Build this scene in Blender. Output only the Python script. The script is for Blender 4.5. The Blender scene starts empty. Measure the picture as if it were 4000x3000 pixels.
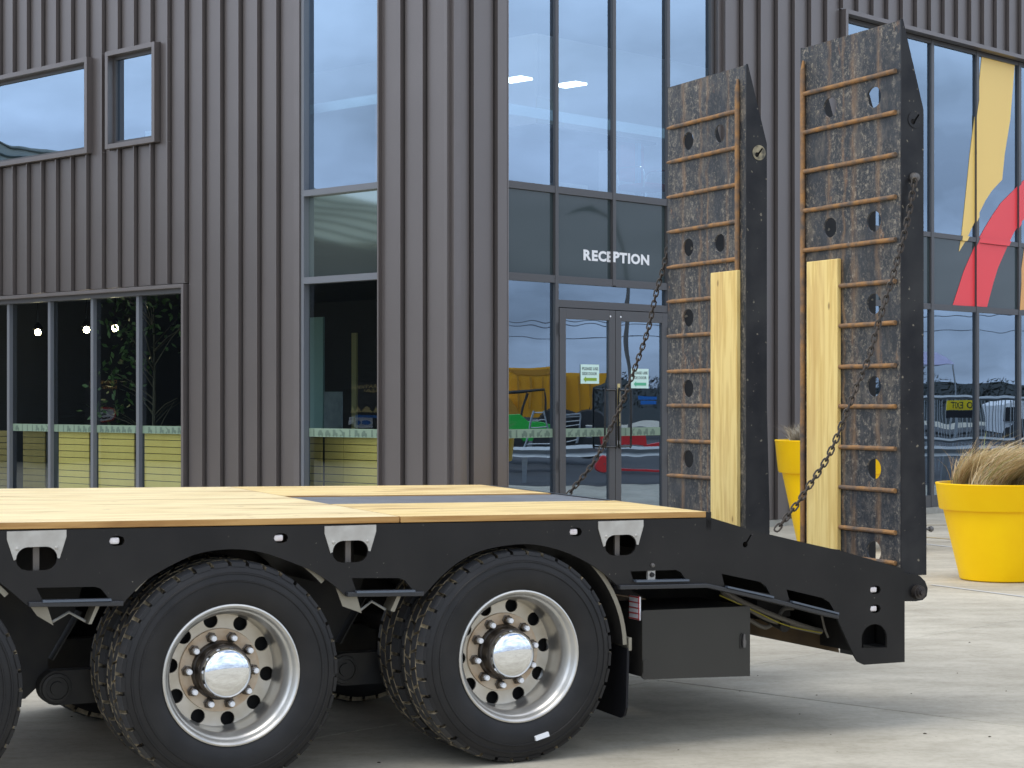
import bpy, bmesh, math, random
from mathutils import Vector, Matrix
from mathutils.geometry import tessellate_polygon
random.seed(7)
R = math.radians
C = bpy.context.scene.collection
S = bpy.context.scene
# ------------------------------------------------------------------ camera, world, sun, exposure
FPX, HOR, CZ = 7500.0, 1565.0, 1.63
cd = bpy.data.cameras.new('camera'); cam = bpy.data.objects.new('camera', cd); C.objects.link(cam)
cam.location = (0, 0, CZ); cam.rotation_euler = (R(90), 0, 0)
cd.sensor_width = 36; cd.lens = FPX/4000*36; cd.shift_y = (HOR-1500)/4000
cd.clip_start = .1; cd.clip_end = 2000
cd.dof.use_dof = True; cd.dof.focus_distance = 17; cd.dof.aperture_fstop = 16
S.camera = cam
S.view_settings.view_transform = 'Standard'; S.view_settings.look = 'None'
S.view_settings.exposure = 0.84; S.view_settings.gamma = 1
S.view_settings.use_curve_mapping = False
SUN_EL, SUN_AZ = 70, 235          # azimuth: compass angle of the sun, 0 = +Y, clockwise
W = bpy.data.worlds.new('World'); S.world = W; W.use_nodes = True
nt = W.node_tree; nt.nodes.clear()
def N(t, **k):
    n = nt.nodes.new(t)
    for a, b in k.items(): setattr(n, a, b)
    return n
out = N('ShaderNodeOutputWorld'); bg = N('ShaderNodeBackground')
sky = N('ShaderNodeTexSky', sky_type='NISHITA', sun_disc=False)
sky.sun_elevation = R(SUN_EL); sky.sun_rotation = R(SUN_AZ); sky.air_density = 1.25; sky.dust_density = .6; sky.ozone_density = 2.2
tc = N('ShaderNodeTexCoord'); sep = N('ShaderNodeSeparateXYZ'); nt.links.new(tc.outputs['Generated'], sep.inputs[0])
ad = N('ShaderNodeMath', operation='ADD'); ad.inputs[1].default_value = .22; nt.links.new(sep.outputs['Z'], ad.inputs[0])
mx = N('ShaderNodeMath', operation='MAXIMUM'); mx.inputs[1].default_value = .05; nt.links.new(ad.outputs[0], mx.inputs[0])
dv = N('ShaderNodeVectorMath', operation='DIVIDE'); cb = N('ShaderNodeCombineXYZ')
for i in range(3): nt.links.new(mx.outputs[0], cb.inputs[i])
nt.links.new(tc.outputs['Generated'], dv.inputs[0]); nt.links.new(cb.outputs[0], dv.inputs[1])
ns = N('ShaderNodeTexNoise'); ns.inputs['Scale'].default_value = 1.7; ns.inputs['Detail'].default_value = 7; ns.inputs['Roughness'].default_value = .52
nt.links.new(dv.outputs[0], ns.inputs['Vector'])
cr = N('ShaderNodeValToRGB'); cr.color_ramp.elements[0].position = .36; cr.color_ramp.elements[1].position = .68
nt.links.new(ns.outputs['Fac'], cr.inputs['Fac'])
mn = N('ShaderNodeMath', operation='MULTIPLY'); mn.inputs[1].default_value = .8; nt.links.new(cr.outputs['Color'], mn.inputs[0])
# cloud colour: slate blue banks low down, white overhead; low banks are closed, higher up the blue shows between
ec = N('ShaderNodeValToRGB'); E_ = ec.color_ramp.elements; E_[0].position = 0; E_[0].color = (.20, .23, .285, 1); E_[1].position = 1; E_[1].color = (1, 1, 1, 1)
for p, c in ((.06, (.22, .265, .34)), (.13, (.345, .41, .525)), (.22, (.47, .54, .66)), (.42, (.90, .93, 1))): q = E_.new(p); q.color = (*c, 1)
nt.links.new(sep.outputs['Z'], ec.inputs['Fac'])
es = N('ShaderNodeVectorMath', operation='SCALE'); es.inputs['Scale'].default_value = 16.5; nt.links.new(ec.outputs['Color'], es.inputs[0])
tx2 = N('ShaderNodeMapRange'); tx2.inputs[3].default_value = .62; tx2.inputs[4].default_value = 1.42; nt.links.new(ns.outputs['Fac'], tx2.inputs[0]); tx2.inputs[1].default_value = .3; tx2.inputs[2].default_value = .7
es2 = N('ShaderNodeVectorMath', operation='SCALE'); nt.links.new(es.outputs[0], es2.inputs[0]); nt.links.new(tx2.outputs[0], es2.inputs['Scale'])
cv = N('ShaderNodeMapRange'); cv.inputs[1].default_value = .12; cv.inputs[2].default_value = .45; cv.inputs[3].default_value = 1; cv.inputs[4].default_value = 0; nt.links.new(sep.outputs['Z'], cv.inputs[0])
mo = N('ShaderNodeMath', operation='MAXIMUM'); nt.links.new(mn.outputs[0], mo.inputs[0]); nt.links.new(cv.outputs[0], mo.inputs[1]); mn = mo
mix = N('ShaderNodeMix', data_type='RGBA'); nt.links.new(es2.outputs[0], mix.inputs[7])
nt.links.new(mn.outputs[0], mix.inputs[0]); nt.links.new(sky.outputs[0], mix.inputs[6])
nt.links.new(mix.outputs[2], bg.inputs['Color']); bg.inputs['Strength'].default_value = .095
nt.links.new(bg.outputs[0], out.inputs['Surface'])
sl = bpy.data.lights.new('sun', 'SUN'); sl.energy = 1.0; sl.angle = R(38); sl.color = (1, .96, .9)
so = bpy.data.objects.new('sun', sl); C.objects.link(so)
az, el = R(SUN_AZ), R(SUN_EL)
so.rotation_euler = Vector((-math.sin(az)*math.cos(el), -math.cos(az)*math.cos(el), -math.sin(el))).to_track_quat('-Z', 'Y').to_euler()
so.location = (-10, -20, 30)

# ------------------------------------------------------------------ frames: a pixel of the 4000x3000 photo -> a point on a real plane
def ray(u, v): return Vector(((u-2000)/FPX, 1, (HOR-v)/FPX))
CAM = Vector((0, 0, CZ))
class Frame:
    def __init__(s, o, a):
        s.o = Vector(o); s.a = a
        s.ex = Vector((math.cos(a), math.sin(a), 0)); s.ey = Vector((-math.sin(a), math.cos(a), 0))
    def onx(s, u, v, x=0):
        d = ray(u, v); k = (x-(CAM-s.o).dot(s.ex))/d.dot(s.ex); p = CAM+d*k
        return (p-s.o).dot(s.ey), p.z
    def ony(s, u, v, y=0):
        d = ray(u, v); k = (y-(CAM-s.o).dot(s.ey))/d.dot(s.ey); p = CAM+d*k
        return (p-s.o).dot(s.ex), p.z
    def world(s, x, y, z=0): return s.o+s.ex*x+s.ey*y+Vector((0, 0, z))
    def local(s, p): d = p-s.o; return Vector((d.dot(s.ex), d.dot(s.ey), p.z))
BF = Frame((-0.659, 20.590, 0), R(46.5))          # building: x along the right wall, y along the left wall
TF = Frame((0.036, 8.63, 0), R(25.6))             # trailer: x rearwards, y across (0 = near side), z up

# ------------------------------------------------------------------ materials
MATS = {}
def mat(name, col, rough=.5, metal=0, spec=.5, noise=None, bump=None, coat=0):
    """noise=(scale, amount, second colour) ; bump=(scale, strength)"""
    m = bpy.data.materials.new(name); m.use_nodes = True; t = m.node_tree; b = t.nodes['Principled BSDF']
    b.inputs['Base Color'].default_value = (*col, 1); b.inputs['Roughness'].default_value = rough
    b.inputs['Metallic'].default_value = metal; b.inputs['Specular IOR Level'].default_value = spec
    b.inputs['Coat Weight'].default_value = coat
    tcn = t.nodes.new('ShaderNodeTexCoord')
    if noise:
        n = t.nodes.new('ShaderNodeTexNoise'); n.inputs['Scale'].default_value = noise[0]; n.inputs['Detail'].default_value = 6
        t.links.new(tcn.outputs['Object'], n.inputs['Vector'])
        r = t.nodes.new('ShaderNodeValToRGB'); r.color_ramp.elements[0].position = .35; r.color_ramp.elements[1].position = .68
        t.links.new(n.outputs['Fac'], r.inputs['Fac'])
        q = t.nodes.new('ShaderNodeMath'); q.operation = 'MULTIPLY'; q.inputs[1].default_value = noise[1]; t.links.new(r.outputs['Color'], q.inputs[0])
        mm = t.nodes.new('ShaderNodeMix'); mm.data_type = 'RGBA'; mm.inputs[6].default_value = (*col, 1); mm.inputs[7].default_value = (*noise[2], 1)
        t.links.new(q.outputs[0], mm.inputs[0]); t.links.new(mm.outputs[2], b.inputs['Base Color'])
    if bump:
        n = t.nodes.new('ShaderNodeTexNoise'); n.inputs['Scale'].default_value = bump[0]; n.inputs['Detail'].default_value = 4
        t.links.new(tcn.outputs['Object'], n.inputs['Vector'])
        bp = t.nodes.new('ShaderNodeBump'); bp.inputs['Strength'].default_value = bump[1]; bp.inputs['Distance'].default_value = .02
        t.links.new(n.outputs['Fac'], bp.inputs['Height']); t.links.new(bp.outputs[0], b.inputs['Normal'])
    MATS[name] = m
    return m
def emis(name, col, s):
    m = bpy.data.materials.new(name); m.use_nodes = True; b = m.node_tree.nodes['Principled BSDF']
    b.inputs['Base Color'].default_value = (*col, 1); b.inputs['Emission Color'].default_value = (*col, 1); b.inputs['Emission Strength'].default_value = s
    return m
clad = mat('dark_cladding', (.190, .168, .157), .40, .76, .5, (1.1, .4, (.218, .194, .181)), (1.3, .09))
seam_shade_backing = mat('seam_shade_backing', (.01, .01, .01), .8)
flash = mat('flashing', (.195, .173, .162), .42, .72, .5, (3, .3, (.235, .21, .205)))
alu = mat('window_frame_metal', (.075, .073, .074), .38, .1, .6)
alu_l = mat('window_frame_light', (.16, .168, .182), .42, .2, .6)
spandrel = mat('spandrel_panel', (.042, .058, .060), .03, 0, .62)
def specks(m, col, sc, p0, p1, k=.8):
    t = m.node_tree; b = t.nodes['Principled BSDF']; src = b.inputs['Base Color'].links[0].from_socket; tcn = [n for n in t.nodes if n.type == 'TEX_COORD'][0]
    n = t.nodes.new('ShaderNodeTexNoise'); n.inputs['Scale'].default_value = sc; n.inputs['Detail'].default_value = 1; t.links.new(tcn.outputs['Object'], n.inputs[0])
    r = t.nodes.new('ShaderNodeValToRGB'); r.color_ramp.elements[0].position = p0; r.color_ramp.elements[1].position = p1; t.links.new(n.outputs['Fac'], r.inputs[0])
    q = t.nodes.new('ShaderNodeMath'); q.operation = 'MULTIPLY'; q.inputs[1].default_value = k; t.links.new(r.outputs[0], q.inputs[0])
    mm = t.nodes.new('ShaderNodeMix'); mm.data_type = 'RGBA'; mm.inputs[7].default_value = (*col, 1); t.links.new(src, mm.inputs[6]); t.links.new(q.outputs[0], mm.inputs[0]); t.links.new(mm.outputs[2], b.inputs['Base Color'])
plate_b = mat('black_paint', (.0075, .007, .0072), .30, 0, .34, (3, .8, (.017, .0155, .0145)), (7, .05))
specks(plate_b, (.30, .27, .22), 75, .76, .79, .6)
black_m = mat('underside_black', (.013, .012, .012), .6, 0, .3, (7, .8, (.035, .031, .026)))
arm_m = mat('dusty_grey_arm', (.028, .028, .028), .6, 0, .3, (5, .9, (.055, .05, .042)))
flange_m = mat('flange_paint', (.02, .021, .024), .28, 0, .6)
rubber = mat('tyre_rubber', (.010, .0095, .0095), .46, 0, .32, (7, .8, (.019, .0175, .0165)), (60, .03))
dirt = mat('tread_dirt', (.05, .040, .028), .9, 0, .2, (17, 1, (.55, .45, .29)))
lugm = mat('tread_rubber', (.052, .053, .056), .55, 0, .4, (26, .8, (.07, .066, .062)))
flap = mat('mudflap_rubber', (.006, .006, .008), .55, 0, .3)
chrome = mat('chrome', (.86, .88, .9), .04, 1)
rimm = mat('rim_alloy', (.56, .54, .49), .30, .80, .5, (6, .6, (.68, .66, .62)), (40, .02))
rimi = mat('rim_disc', (.50, .45, .36), .36, .70, .5, (9, .8, (.66, .62, .55)))
flan = mat('rusty_hub_flange', (.68, .57, .43), .5, .25, .4, (13, .8, (.45, .28, .14)))
hubm = mat('oily_hub', (.035, .031, .028), .4, .3, .5, (14, .7, (.10, .07, .045)))
nutm = mat('nut_steel', (.11, .09, .07), .35, .7, .5)
studm = mat('stud_end', (.95, .95, .95), .5, 0)
galv = mat('galvanised_guard', (.27, .25, .195), .45, .45, .5, (8, .8, (.22, .19, .14)))
bracket_m = mat('aluminium_bracket', (.50, .48, .43), .55, .2, .4, (13, .7, (.33, .30, .26)))
lens_m = mat('marker_lens', (.75, .72, .7), .2, 0, .5, (40, .5, (.5, .35, .32)))
rustpipe = mat('rusty_pipe', (.33, .17, .06), .7, .1, .35, (15, 1, (.11, .088, .072)), (60, .25))
chain_m = mat('chain_steel', (.055, .047, .038), .45, .5, .5, (30, .8, (.05, .035, .025)))
boxm = mat('toolbox_paint', (.027, .025, .020), .42, 0, .4, (2, .4, (.042, .038, .030)))
hose_m = mat('grey_hose', (.14, .125, .10), .6)
yhose = mat('yellow_wire', (.36, .30, .03), .6)
brown_m = mat('rusty_beam', (.05, .033, .018), .7, 0, .3, (6, .8, (.11, .07, .03)))
potm = mat('yellow_plastic', (.98, .60, .0), .42, 0, .22, (2.2, .6, (.90, .50, .0)), (5, .02))
soil = mat('potting_soil', (.05, .035, .02), .9)
wht = mat('white_paint', (.82, .82, .82), .45)
redt = mat('red_tape', (.5, .02, .02), .35)
bolt_m = mat('dull_bolt', (.14, .13, .12), .5, .6)
vy = mat('yellow_vinyl', (.93, .63, .17), .4, 0, .5)
vr = mat('red_vinyl', (.90, .06, .07), .4, 0, .5)
vo = mat('orange_vinyl', (.80, .40, .12), .4)
paper = mat('mint_paper', (.60, .80, .72), .6)
ink = mat('black_ink', (.02, .03, .03), .6)
arrow_g = mat('green_arrow', (.22, .36, .02), .6); arrow_t = mat('teal_arrow', (.09, .42, .24), .6)
pushl = mat('push_label', (.62, .50, .22), .5)
black_gloss = mat('black_handle', (.01, .01, .01), .2)
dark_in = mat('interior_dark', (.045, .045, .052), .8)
in_floor = mat('interior_floor', (.05, .05, .05), .5)
in_wall = mat('office_wall', (.60, .61, .64), .8)
ply_y = mat('yellow_ply', (.84, .58, .19), .5, 0, .4, (3, .8, (.95, .70, .25)))
ply_b = mat('brown_ply', (.22, .15, .05), .5, 0, .4, (3, .8, (.30, .2, .07)))
ctop = mat('counter_top', (.10, .14, .12), .3)
mural_red = mat('mural_red', (.50, .03, .035), .7)
bark = mat('bark', (.10, .08, .06), .8); leafm = mat('indoor_leaf', (.07, .13, .04), .45)
teal_rail = mat('teal_rail', (.80, .92, .95), .5)
desk_m = mat('desk', (.06, .06, .07), .5); redch = mat('red_fabric', (.30, .03, .03), .8); pinkch = mat('pink_leather', (.65, .42, .40), .6)
bluel = mat('blue_leg', (.18, .42, .62), .4); creamm = mat('cream_box', (.5, .46, .36), .7)
yt = mat('machine_yellow', (.72, .34, .01), .4); gt = mat('machine_green', (.02, .45, .05), .4); rt = mat('machine_red', (.65, .03, .03), .4)
rail_m = mat('galvanised_rail', (.36, .38, .39), .45, .5); shedm = mat('shed_wall', (.035, .042, .050), .6); roofm = mat('shed_roof', (.42, .46, .42), .5); tanm = mat('tan_strip', (.20, .15, .09), .6)
shrub = mat('shrub_twigs', (.05, .045, .035), .9, 0, .2, (4, .8, (.08, .09, .04))); orange_t = mat('sign_orange', (.55, .30, .08), .5)
signb = mat('sign_black', (.02, .02, .025), .4); signy = mat('sign_yellow', (.85, .65, .02), .4); blue_s = mat('sign_blue', (.02, .16, .5), .4)
line_y = mat('faded_orange_line', (.42, .32, .16), .8); line_w = mat('faded_white_line', (.50, .50, .48), .8)
tyre_far = mat('machine_tyre', (.02, .02, .02), .7); pole_m = mat('pole_wood', (.12, .11, .10), .8)
lamp_e = emis('lamp_glow', (1, .80, .50), 35); panel_e = emis('ceiling_panel_glow', (1, .97, .85), 5)

def glass(name, tint, fac, rcol):
    m = bpy.data.materials.new(name); m.use_nodes = True; t = m.node_tree; t.nodes.clear()
    o = t.nodes.new('ShaderNodeOutputMaterial'); tr = t.nodes.new('ShaderNodeBsdfTransparent'); g = t.nodes.new('ShaderNodeBsdfGlossy')
    tr.inputs[0].default_value = (*tint, 1); g.inputs['Color'].default_value = (*rcol, 1); g.inputs['Roughness'].default_value = .0
    fr = t.nodes.new('ShaderNodeFresnel'); fr.inputs[0].default_value = 1.5
    ad = t.nodes.new('ShaderNodeMath'); ad.operation = 'ADD'; ad.inputs[1].default_value = fac; ad.use_clamp = True
    t.links.new(fr.outputs[0], ad.inputs[0])
    ge = t.nodes.new('ShaderNodeNewGeometry'); iv = t.nodes.new('ShaderNodeMath'); iv.operation = 'SUBTRACT'; iv.inputs[0].default_value = 1; t.links.new(ge.outputs['Backfacing'], iv.inputs[1])
    ml = t.nodes.new('ShaderNodeMath'); ml.operation = 'MULTIPLY'; t.links.new(ad.outputs[0], ml.inputs[0]); t.links.new(iv.outputs[0], ml.inputs[1]); ad = ml
    mm = t.nodes.new('ShaderNodeMixShader'); t.links.new(ad.outputs[0], mm.inputs[0])
    t.links.new(tr.outputs[0], mm.inputs[1]); t.links.new(g.outputs[0], mm.inputs[2]); t.links.new(mm.outputs[0], o.inputs[0])
    tcn = t.nodes.new('ShaderNodeTexCoord'); n = t.nodes.new('ShaderNodeTexNoise'); n.inputs['Scale'].default_value = 1.3; n.inputs['Detail'].default_value = 1
    t.links.new(tcn.outputs['Object'], n.inputs['Vector'])
    bp = t.nodes.new('ShaderNodeBump'); bp.inputs['Strength'].default_value = .035; bp.inputs['Distance'].default_value = .05
    t.links.new(n.outputs['Fac'], bp.inputs['Height']); t.links.new(bp.outputs[0], g.inputs['Normal'])
    return m
glass_m = glass('tinted_glass', (.72, .80, .84), .40, (.65, .82, 1.0))
glass_c = glass('clear_glass', (.88, .94, .90), .06, (.80, .90, 1.0))
frost = bpy.data.materials.new('frosted_film'); frost.use_nodes = True
_b = frost.node_tree.nodes['Principled BSDF']; _b.inputs['Base Color'].default_value = (.24, .33, .24, 1); _b.inputs['Roughness'].default_value = .4; _b.inputs['Alpha'].default_value = .8

def wood(name, c1, c2, c3, axis, knots=True, rough=.55):
    """boards: grain stretched along one local axis, knots and darker streaks"""
    m = bpy.data.materials.new(name); m.use_nodes = True; t = m.node_tree; b = t.nodes['Principled BSDF']; b.inputs['Roughness'].default_value = rough
    b.inputs['Specular IOR Level'].default_value = .3
    tcn = t.nodes.new('ShaderNodeTexCoord'); oi = t.nodes.new('ShaderNodeObjectInfo')
    av = t.nodes.new('ShaderNodeVectorMath'); av.operation = 'ADD'; t.links.new(tcn.outputs['Object'], av.inputs[0])
    sc = t.nodes.new('ShaderNodeVectorMath'); sc.operation = 'SCALE'; sc.inputs[0].default_value = (31, 17, 23); t.links.new(oi.outputs['Random'], sc.inputs['Scale']); t.links.new(sc.outputs[0], av.inputs[1])
    def stretched(k, scale, det, dist=0):
        mp = t.nodes.new('ShaderNodeMapping'); v = [1, 1, 1]; v[axis] = k; mp.inputs['Scale'].default_value = v
        t.links.new(av.outputs[0], mp.inputs[0]); n = t.nodes.new('ShaderNodeTexNoise'); n.inputs['Scale'].default_value = scale; n.inputs['Detail'].default_value = det; n.inputs['Distortion'].default_value = dist
        t.links.new(mp.outputs[0], n.inputs[0]); return n
    g = stretched(.06, 42, 5, .4); r = t.nodes.new('ShaderNodeValToRGB'); e = r.color_ramp.elements; e[0].position = .36; e[0].color = (*c2, 1); e[1].position = .56; e[1].color = (*c1, 1)
    t.links.new(g.outputs['Fac'], r.inputs[0])
    g2 = stretched(.14, 7, 4, 1.0); r2 = t.nodes.new('ShaderNodeValToRGB'); r2.color_ramp.elements[0].position = .54; r2.color_ramp.elements[1].position = .66
    t.links.new(g2.outputs['Fac'], r2.inputs[0])
    mm = t.nodes.new('ShaderNodeMix'); mm.data_type = 'RGBA'; mm.inputs[7].default_value = (*c3, 1); t.links.new(r.outputs[0], mm.inputs[6])
    q = t.nodes.new('ShaderNodeMath'); q.operation = 'MULTIPLY'; q.inputs[1].default_value = .75 if axis == 0 else .4; t.links.new(r2.outputs[0], q.inputs[0]); t.links.new(q.outputs[0], mm.inputs[0])
    last = mm.outputs[2]
    if knots:
        mp = t.nodes.new('ShaderNodeMapping'); v = [1, 1, 1]; v[axis] = .5; mp.inputs['Scale'].default_value = v; t.links.new(av.outputs[0], mp.inputs[0])
        vo_ = t.nodes.new('ShaderNodeTexVoronoi'); vo_.inputs['Scale'].default_value = 8.5; vo_.inputs['Randomness'].default_value = 1; t.links.new(mp.outputs[0], vo_.inputs['Vector'])
        r3 = t.nodes.new('ShaderNodeValToRGB'); r3.color_ramp.elements[0].position = .045; r3.color_ramp.elements[0].color = (1, 1, 1, 1); r3.color_ramp.elements[1].position = .11; r3.color_ramp.elements[1].color = (0, 0, 0, 1)
        t.links.new(vo_.outputs['Distance'], r3.inputs[0])
        mk = t.nodes.new('ShaderNodeMix'); mk.data_type = 'RGBA'; mk.inputs[7].default_value = (.17, .085, .03, 1); t.links.new(last, mk.inputs[6])
        q2 = t.nodes.new('ShaderNodeMath'); q2.operation = 'MULTIPLY'; q2.inputs[1].default_value = .7; t.links.new(r3.outputs[0], q2.inputs[0]); t.links.new(q2.outputs[0], mk.inputs[0]); last = mk.outputs[2]
    t.links.new(last, b.inputs['Base Color'])
    bp = t.nodes.new('ShaderNodeBump'); bp.inputs['Strength'].default_value = .12; bp.inputs['Distance'].default_value = .004; t.links.new(g.outputs['Fac'], bp.inputs['Height']); t.links.new(bp.outputs[0], b.inputs['Normal'])
    return m
deck_w = wood('deck_timber', (.76, .58, .26), (.60, .42, .15), (.34, .19, .06), 0)
deck_o = wood('weathered_deck_timber', (.76, .63, .35), (.60, .45, .21), (.31, .17, .06), 0)
deck_edge = wood('deck_board_edge', (.50, .29, .10), (.38, .20, .06), (.22, .10, .03), 0, False)
post_w = wood('pine_board', (.82, .62, .235), (.68, .47, .15), (.52, .30, .09), 2)

def ramp_paint(name, base, seed):
    """black paint scuffed to tan scale, with rust bleeding down in lines"""
    m = bpy.data.materials.new(name); m.use_nodes = True; t = m.node_tree; b = t.nodes['Principled BSDF']; b.inputs['Roughness'].default_value = .5
    tcn = t.nodes.new('ShaderNodeTexCoord')
    def nz(scale, det, sv, off, p0, p1, rough=.6, dist=0):
        mp = t.nodes.new('ShaderNodeMapping'); mp.inputs['Scale'].default_value = sv; mp.inputs['Location'].default_value = (off+seed, off*2, off*3)
        t.links.new(tcn.outputs['Object'], mp.inputs[0]); n = t.nodes.new('ShaderNodeTexNoise'); n.inputs['Scale'].default_value = scale; n.inputs['Detail'].default_value = det; n.inputs['Roughness'].default_value = rough; n.inputs['Distortion'].default_value = dist
        t.links.new(mp.outputs[0], n.inputs[0]); r = t.nodes.new('ShaderNodeValToRGB'); r.color_ramp.elements[0].position = p0; r.color_ramp.elements[1].position = p1
        t.links.new(n.outputs['Fac'], r.inputs[0]); return r.outputs[0]
    def mixc(fac, c_in, col, k=1):
        mm = t.nodes.new('ShaderNodeMix'); mm.data_type = 'RGBA'; mm.inputs[7].default_value = (*col, 1)
        q = t.nodes.new('ShaderNodeMath'); q.operation = 'MULTIPLY'; q.inputs[1].default_value = k; t.links.new(fac, q.inputs[0]); t.links.new(q.outputs[0], mm.inputs[0])
        if isinstance(c_in, tuple): mm.inputs[6].default_value = (*c_in, 1)
        else: t.links.new(c_in, mm.inputs[6])
        return mm.outputs[2]
    c = mixc(nz(7, 6, (1, 1, .8), 1, .46, .64, .65), base, (.034, .038, .043), .8)
    m0 = t.nodes.new('ShaderNodeMath'); m0.operation = 'MULTIPLY'; t.links.new(nz(24, 10, (1.1, 1.1, 1), 31, .525, .585, .85), m0.inputs[0]); t.links.new(nz(3.2, 5, (1, 1.8, .4), 41, .42, .58, .6), m0.inputs[1])
    c = mixc(m0.outputs[0], c, (.31, .265, .20), .95)
    c = mixc(nz(8, 7, (1.2, 1.2, .7), 57, .50, .68, .7), c, (.17, .14, .105), .55)
    fine = nz(52, 10, (1, 1, .95), 2, .53, .60, .85, .6); big = nz(5.5, 6, (1.3, 1, .5), 5, .42, .56, .7)
    mu = t.nodes.new('ShaderNodeMath'); mu.operation = 'MULTIPLY'; t.links.new(fine, mu.inputs[0]); t.links.new(big, mu.inputs[1])
    c = mixc(mu.outputs[0], c, (.36, .30, .21), .75)
    # rust lines running down the plate
    sp = t.nodes.new('ShaderNodeSeparateXYZ'); t.links.new(tcn.outputs['Object'], sp.inputs[0])
    wn = t.nodes.new('ShaderNodeTexNoise'); wn.inputs['Scale'].default_value = 7; wn.inputs['Detail'].default_value = 6; t.links.new(tcn.outputs['Object'], wn.inputs[0])
    wob = t.nodes.new('ShaderNodeMath'); wob.operation = 'MULTIPLY_ADD'; wob.inputs[1].default_value = .09; t.links.new(wn.outputs['Fac'], wob.inputs[0])
    wsb = t.nodes.new('ShaderNodeMath'); wsb.operation = 'SUBTRACT'; wsb.inputs[1].default_value = .045; t.links.new(sp.outputs['Y'], wsb.inputs[0]); t.links.new(wsb.outputs[0], wob.inputs[2])
    tot = None
    for y0, w in ((.19, .030), (.40, .034), (.49, .018), (.62, .026)) if seed == 0 else ((.70, .030), (.50, .026), (.42, .016), (.20, .022)):
        d = t.nodes.new('ShaderNodeMath'); d.operation = 'SUBTRACT'; d.inputs[1].default_value = y0; t.links.new(wob.outputs[0], d.inputs[0])
        a = t.nodes.new('ShaderNodeMath'); a.operation = 'ABSOLUTE'; t.links.new(d.outputs[0], a.inputs[0])
        mr = t.nodes.new('ShaderNodeMapRange'); mr.inputs[1].default_value = w; mr.inputs[2].default_value = w*.2; t.links.new(a.outputs[0], mr.inputs[0])
        if tot is None: tot = mr.outputs[0]
        else:
            s = t.nodes.new('ShaderNodeMath'); s.operation = 'MAXIMUM'; t.links.new(tot, s.inputs[0]); t.links.new(mr.outputs[0], s.inputs[1]); tot = s.outputs[0]
    br = nz(12, 8, (1.5, 2.5, .25), 9, .38, .60, .8)
    mu2 = t.nodes.new('ShaderNodeMath'); mu2.operation = 'MULTIPLY'; t.links.new(tot, mu2.inputs[0]); t.links.new(br, mu2.inputs[1])
    c = mixc(mu2.outputs[0], c, (.25, .14, .06), .6)
    c = mixc(nz(6, 8, (1.4, 1.2, .5), 14, .60, .66, .75), c, (.24, .12, .055), .7)
    c = mixc(nz(70, 3, (1, 1, .4), 21, .70, .74), c, (.48, .46, .42), .8)
    t.links.new(c, b.inputs['Base Color'])
    bp = t.nodes.new('ShaderNodeBump'); bp.inputs['Strength'].default_value = .25; bp.inputs['Distance'].default_value = .004; t.links.new(fine, bp.inputs['Height']); t.links.new(bp.outputs[0], b.inputs['Normal'])
    return m
ramp_m = ramp_paint('scuffed_ramp_paint', (.014, .017, .021), 0); ramp_m2 = ramp_paint('scuffed_ramp_paint_far', (.014, .017, .021), 7)
ramp_side = mat('ramp_side_paint', (.008, .008, .010), .38, 0, .25, (4, .8, (.035, .034, .033)), (6, .05))

specks(ramp_side, (.22, .19, .14), 34, .70, .74, .8)
def concrete():
    m = bpy.data.materials.new('yard_concrete'); m.use_nodes = True; t = m.node_tree; b = t.nodes['Principled BSDF']; b.inputs['Roughness'].default_value = .75; b.inputs['Specular IOR Level'].default_value = .35
    g = t.nodes.new('ShaderNodeNewGeometry'); oi = t.nodes.new('ShaderNodeObjectInfo')
    def nz(scale, det, sv=(1, 1, 1), off=0, rough=.55):
        mp = t.nodes.new('ShaderNodeMapping'); mp.inputs['Scale'].default_value = sv; mp.inputs['Location'].default_value = (off, off, 0); mp.inputs['Rotation'].default_value = (0, 0, R(-8))
        t.links.new(g.outputs['Position'], mp.inputs[0]); n = t.nodes.new('ShaderNodeTexNoise'); n.inputs['Scale'].default_value = scale; n.inputs['Detail'].default_value = det; n.inputs['Roughness'].default_value = rough
        t.links.new(mp.outputs[0], n.inputs[0]); return n.outputs['Fac']
    def ramp(f, p0, c0, p1, c1):
        r = t.nodes.new('ShaderNodeValToRGB'); e = r.color_ramp.elements; e[0].position = p0; e[0].color = (*c0, 1); e[1].position = p1; e[1].color = (*c1, 1); t.links.new(f, r.inputs[0]); return r.outputs[0]
    def mul(a, bb, k=1):
        mm = t.nodes.new('ShaderNodeMix'); mm.data_type = 'RGBA'; mm.blend_type = 'MULTIPLY'; mm.inputs[0].default_value = k; t.links.new(a, mm.inputs[6]); t.links.new(bb, mm.inputs[7]); return mm.outputs[2]
    c = ramp(nz(.75, 6, (1, 1.6, 1)), .28, (.37, .335, .26), .72, (.555, .512, .41))
    c = mul(c, ramp(nz(3.2, 7, (1, 1.7, 1), 7, .65), .34, (.80, .79, .77), .58, (1, 1, 1)), .9)
    c = mul(c, ramp(nz(26, 4, (1, 1, 1), 3), .40, (.84, .83, .81), .55, (1, 1, 1)), .5)
    c = mul(c, ramp(nz(55, 2, (1, 1, 1), 13), .24, (.3, .28, .25), .30, (1, 1, 1)), .9)
    c = mul(c, ramp(oi.outputs['Random'], 0, (.92, .92, .92), 1, (1.02, 1.02, 1.02)))
    t.links.new(c, b.inputs['Base Color'])
    bp = t.nodes.new('ShaderNodeBump'); bp.inputs['Strength'].default_value = .15; bp.inputs['Distance'].default_value = .004; t.links.new(nz(40, 5), bp.inputs['Height']); t.links.new(bp.outputs[0], b.inputs['Normal'])
    return m
conc = concrete()
footc = mat('footing_concrete', (.33, .32, .28), .8, 0, .3, (9, .6, (.24, .23, .19)))
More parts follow.
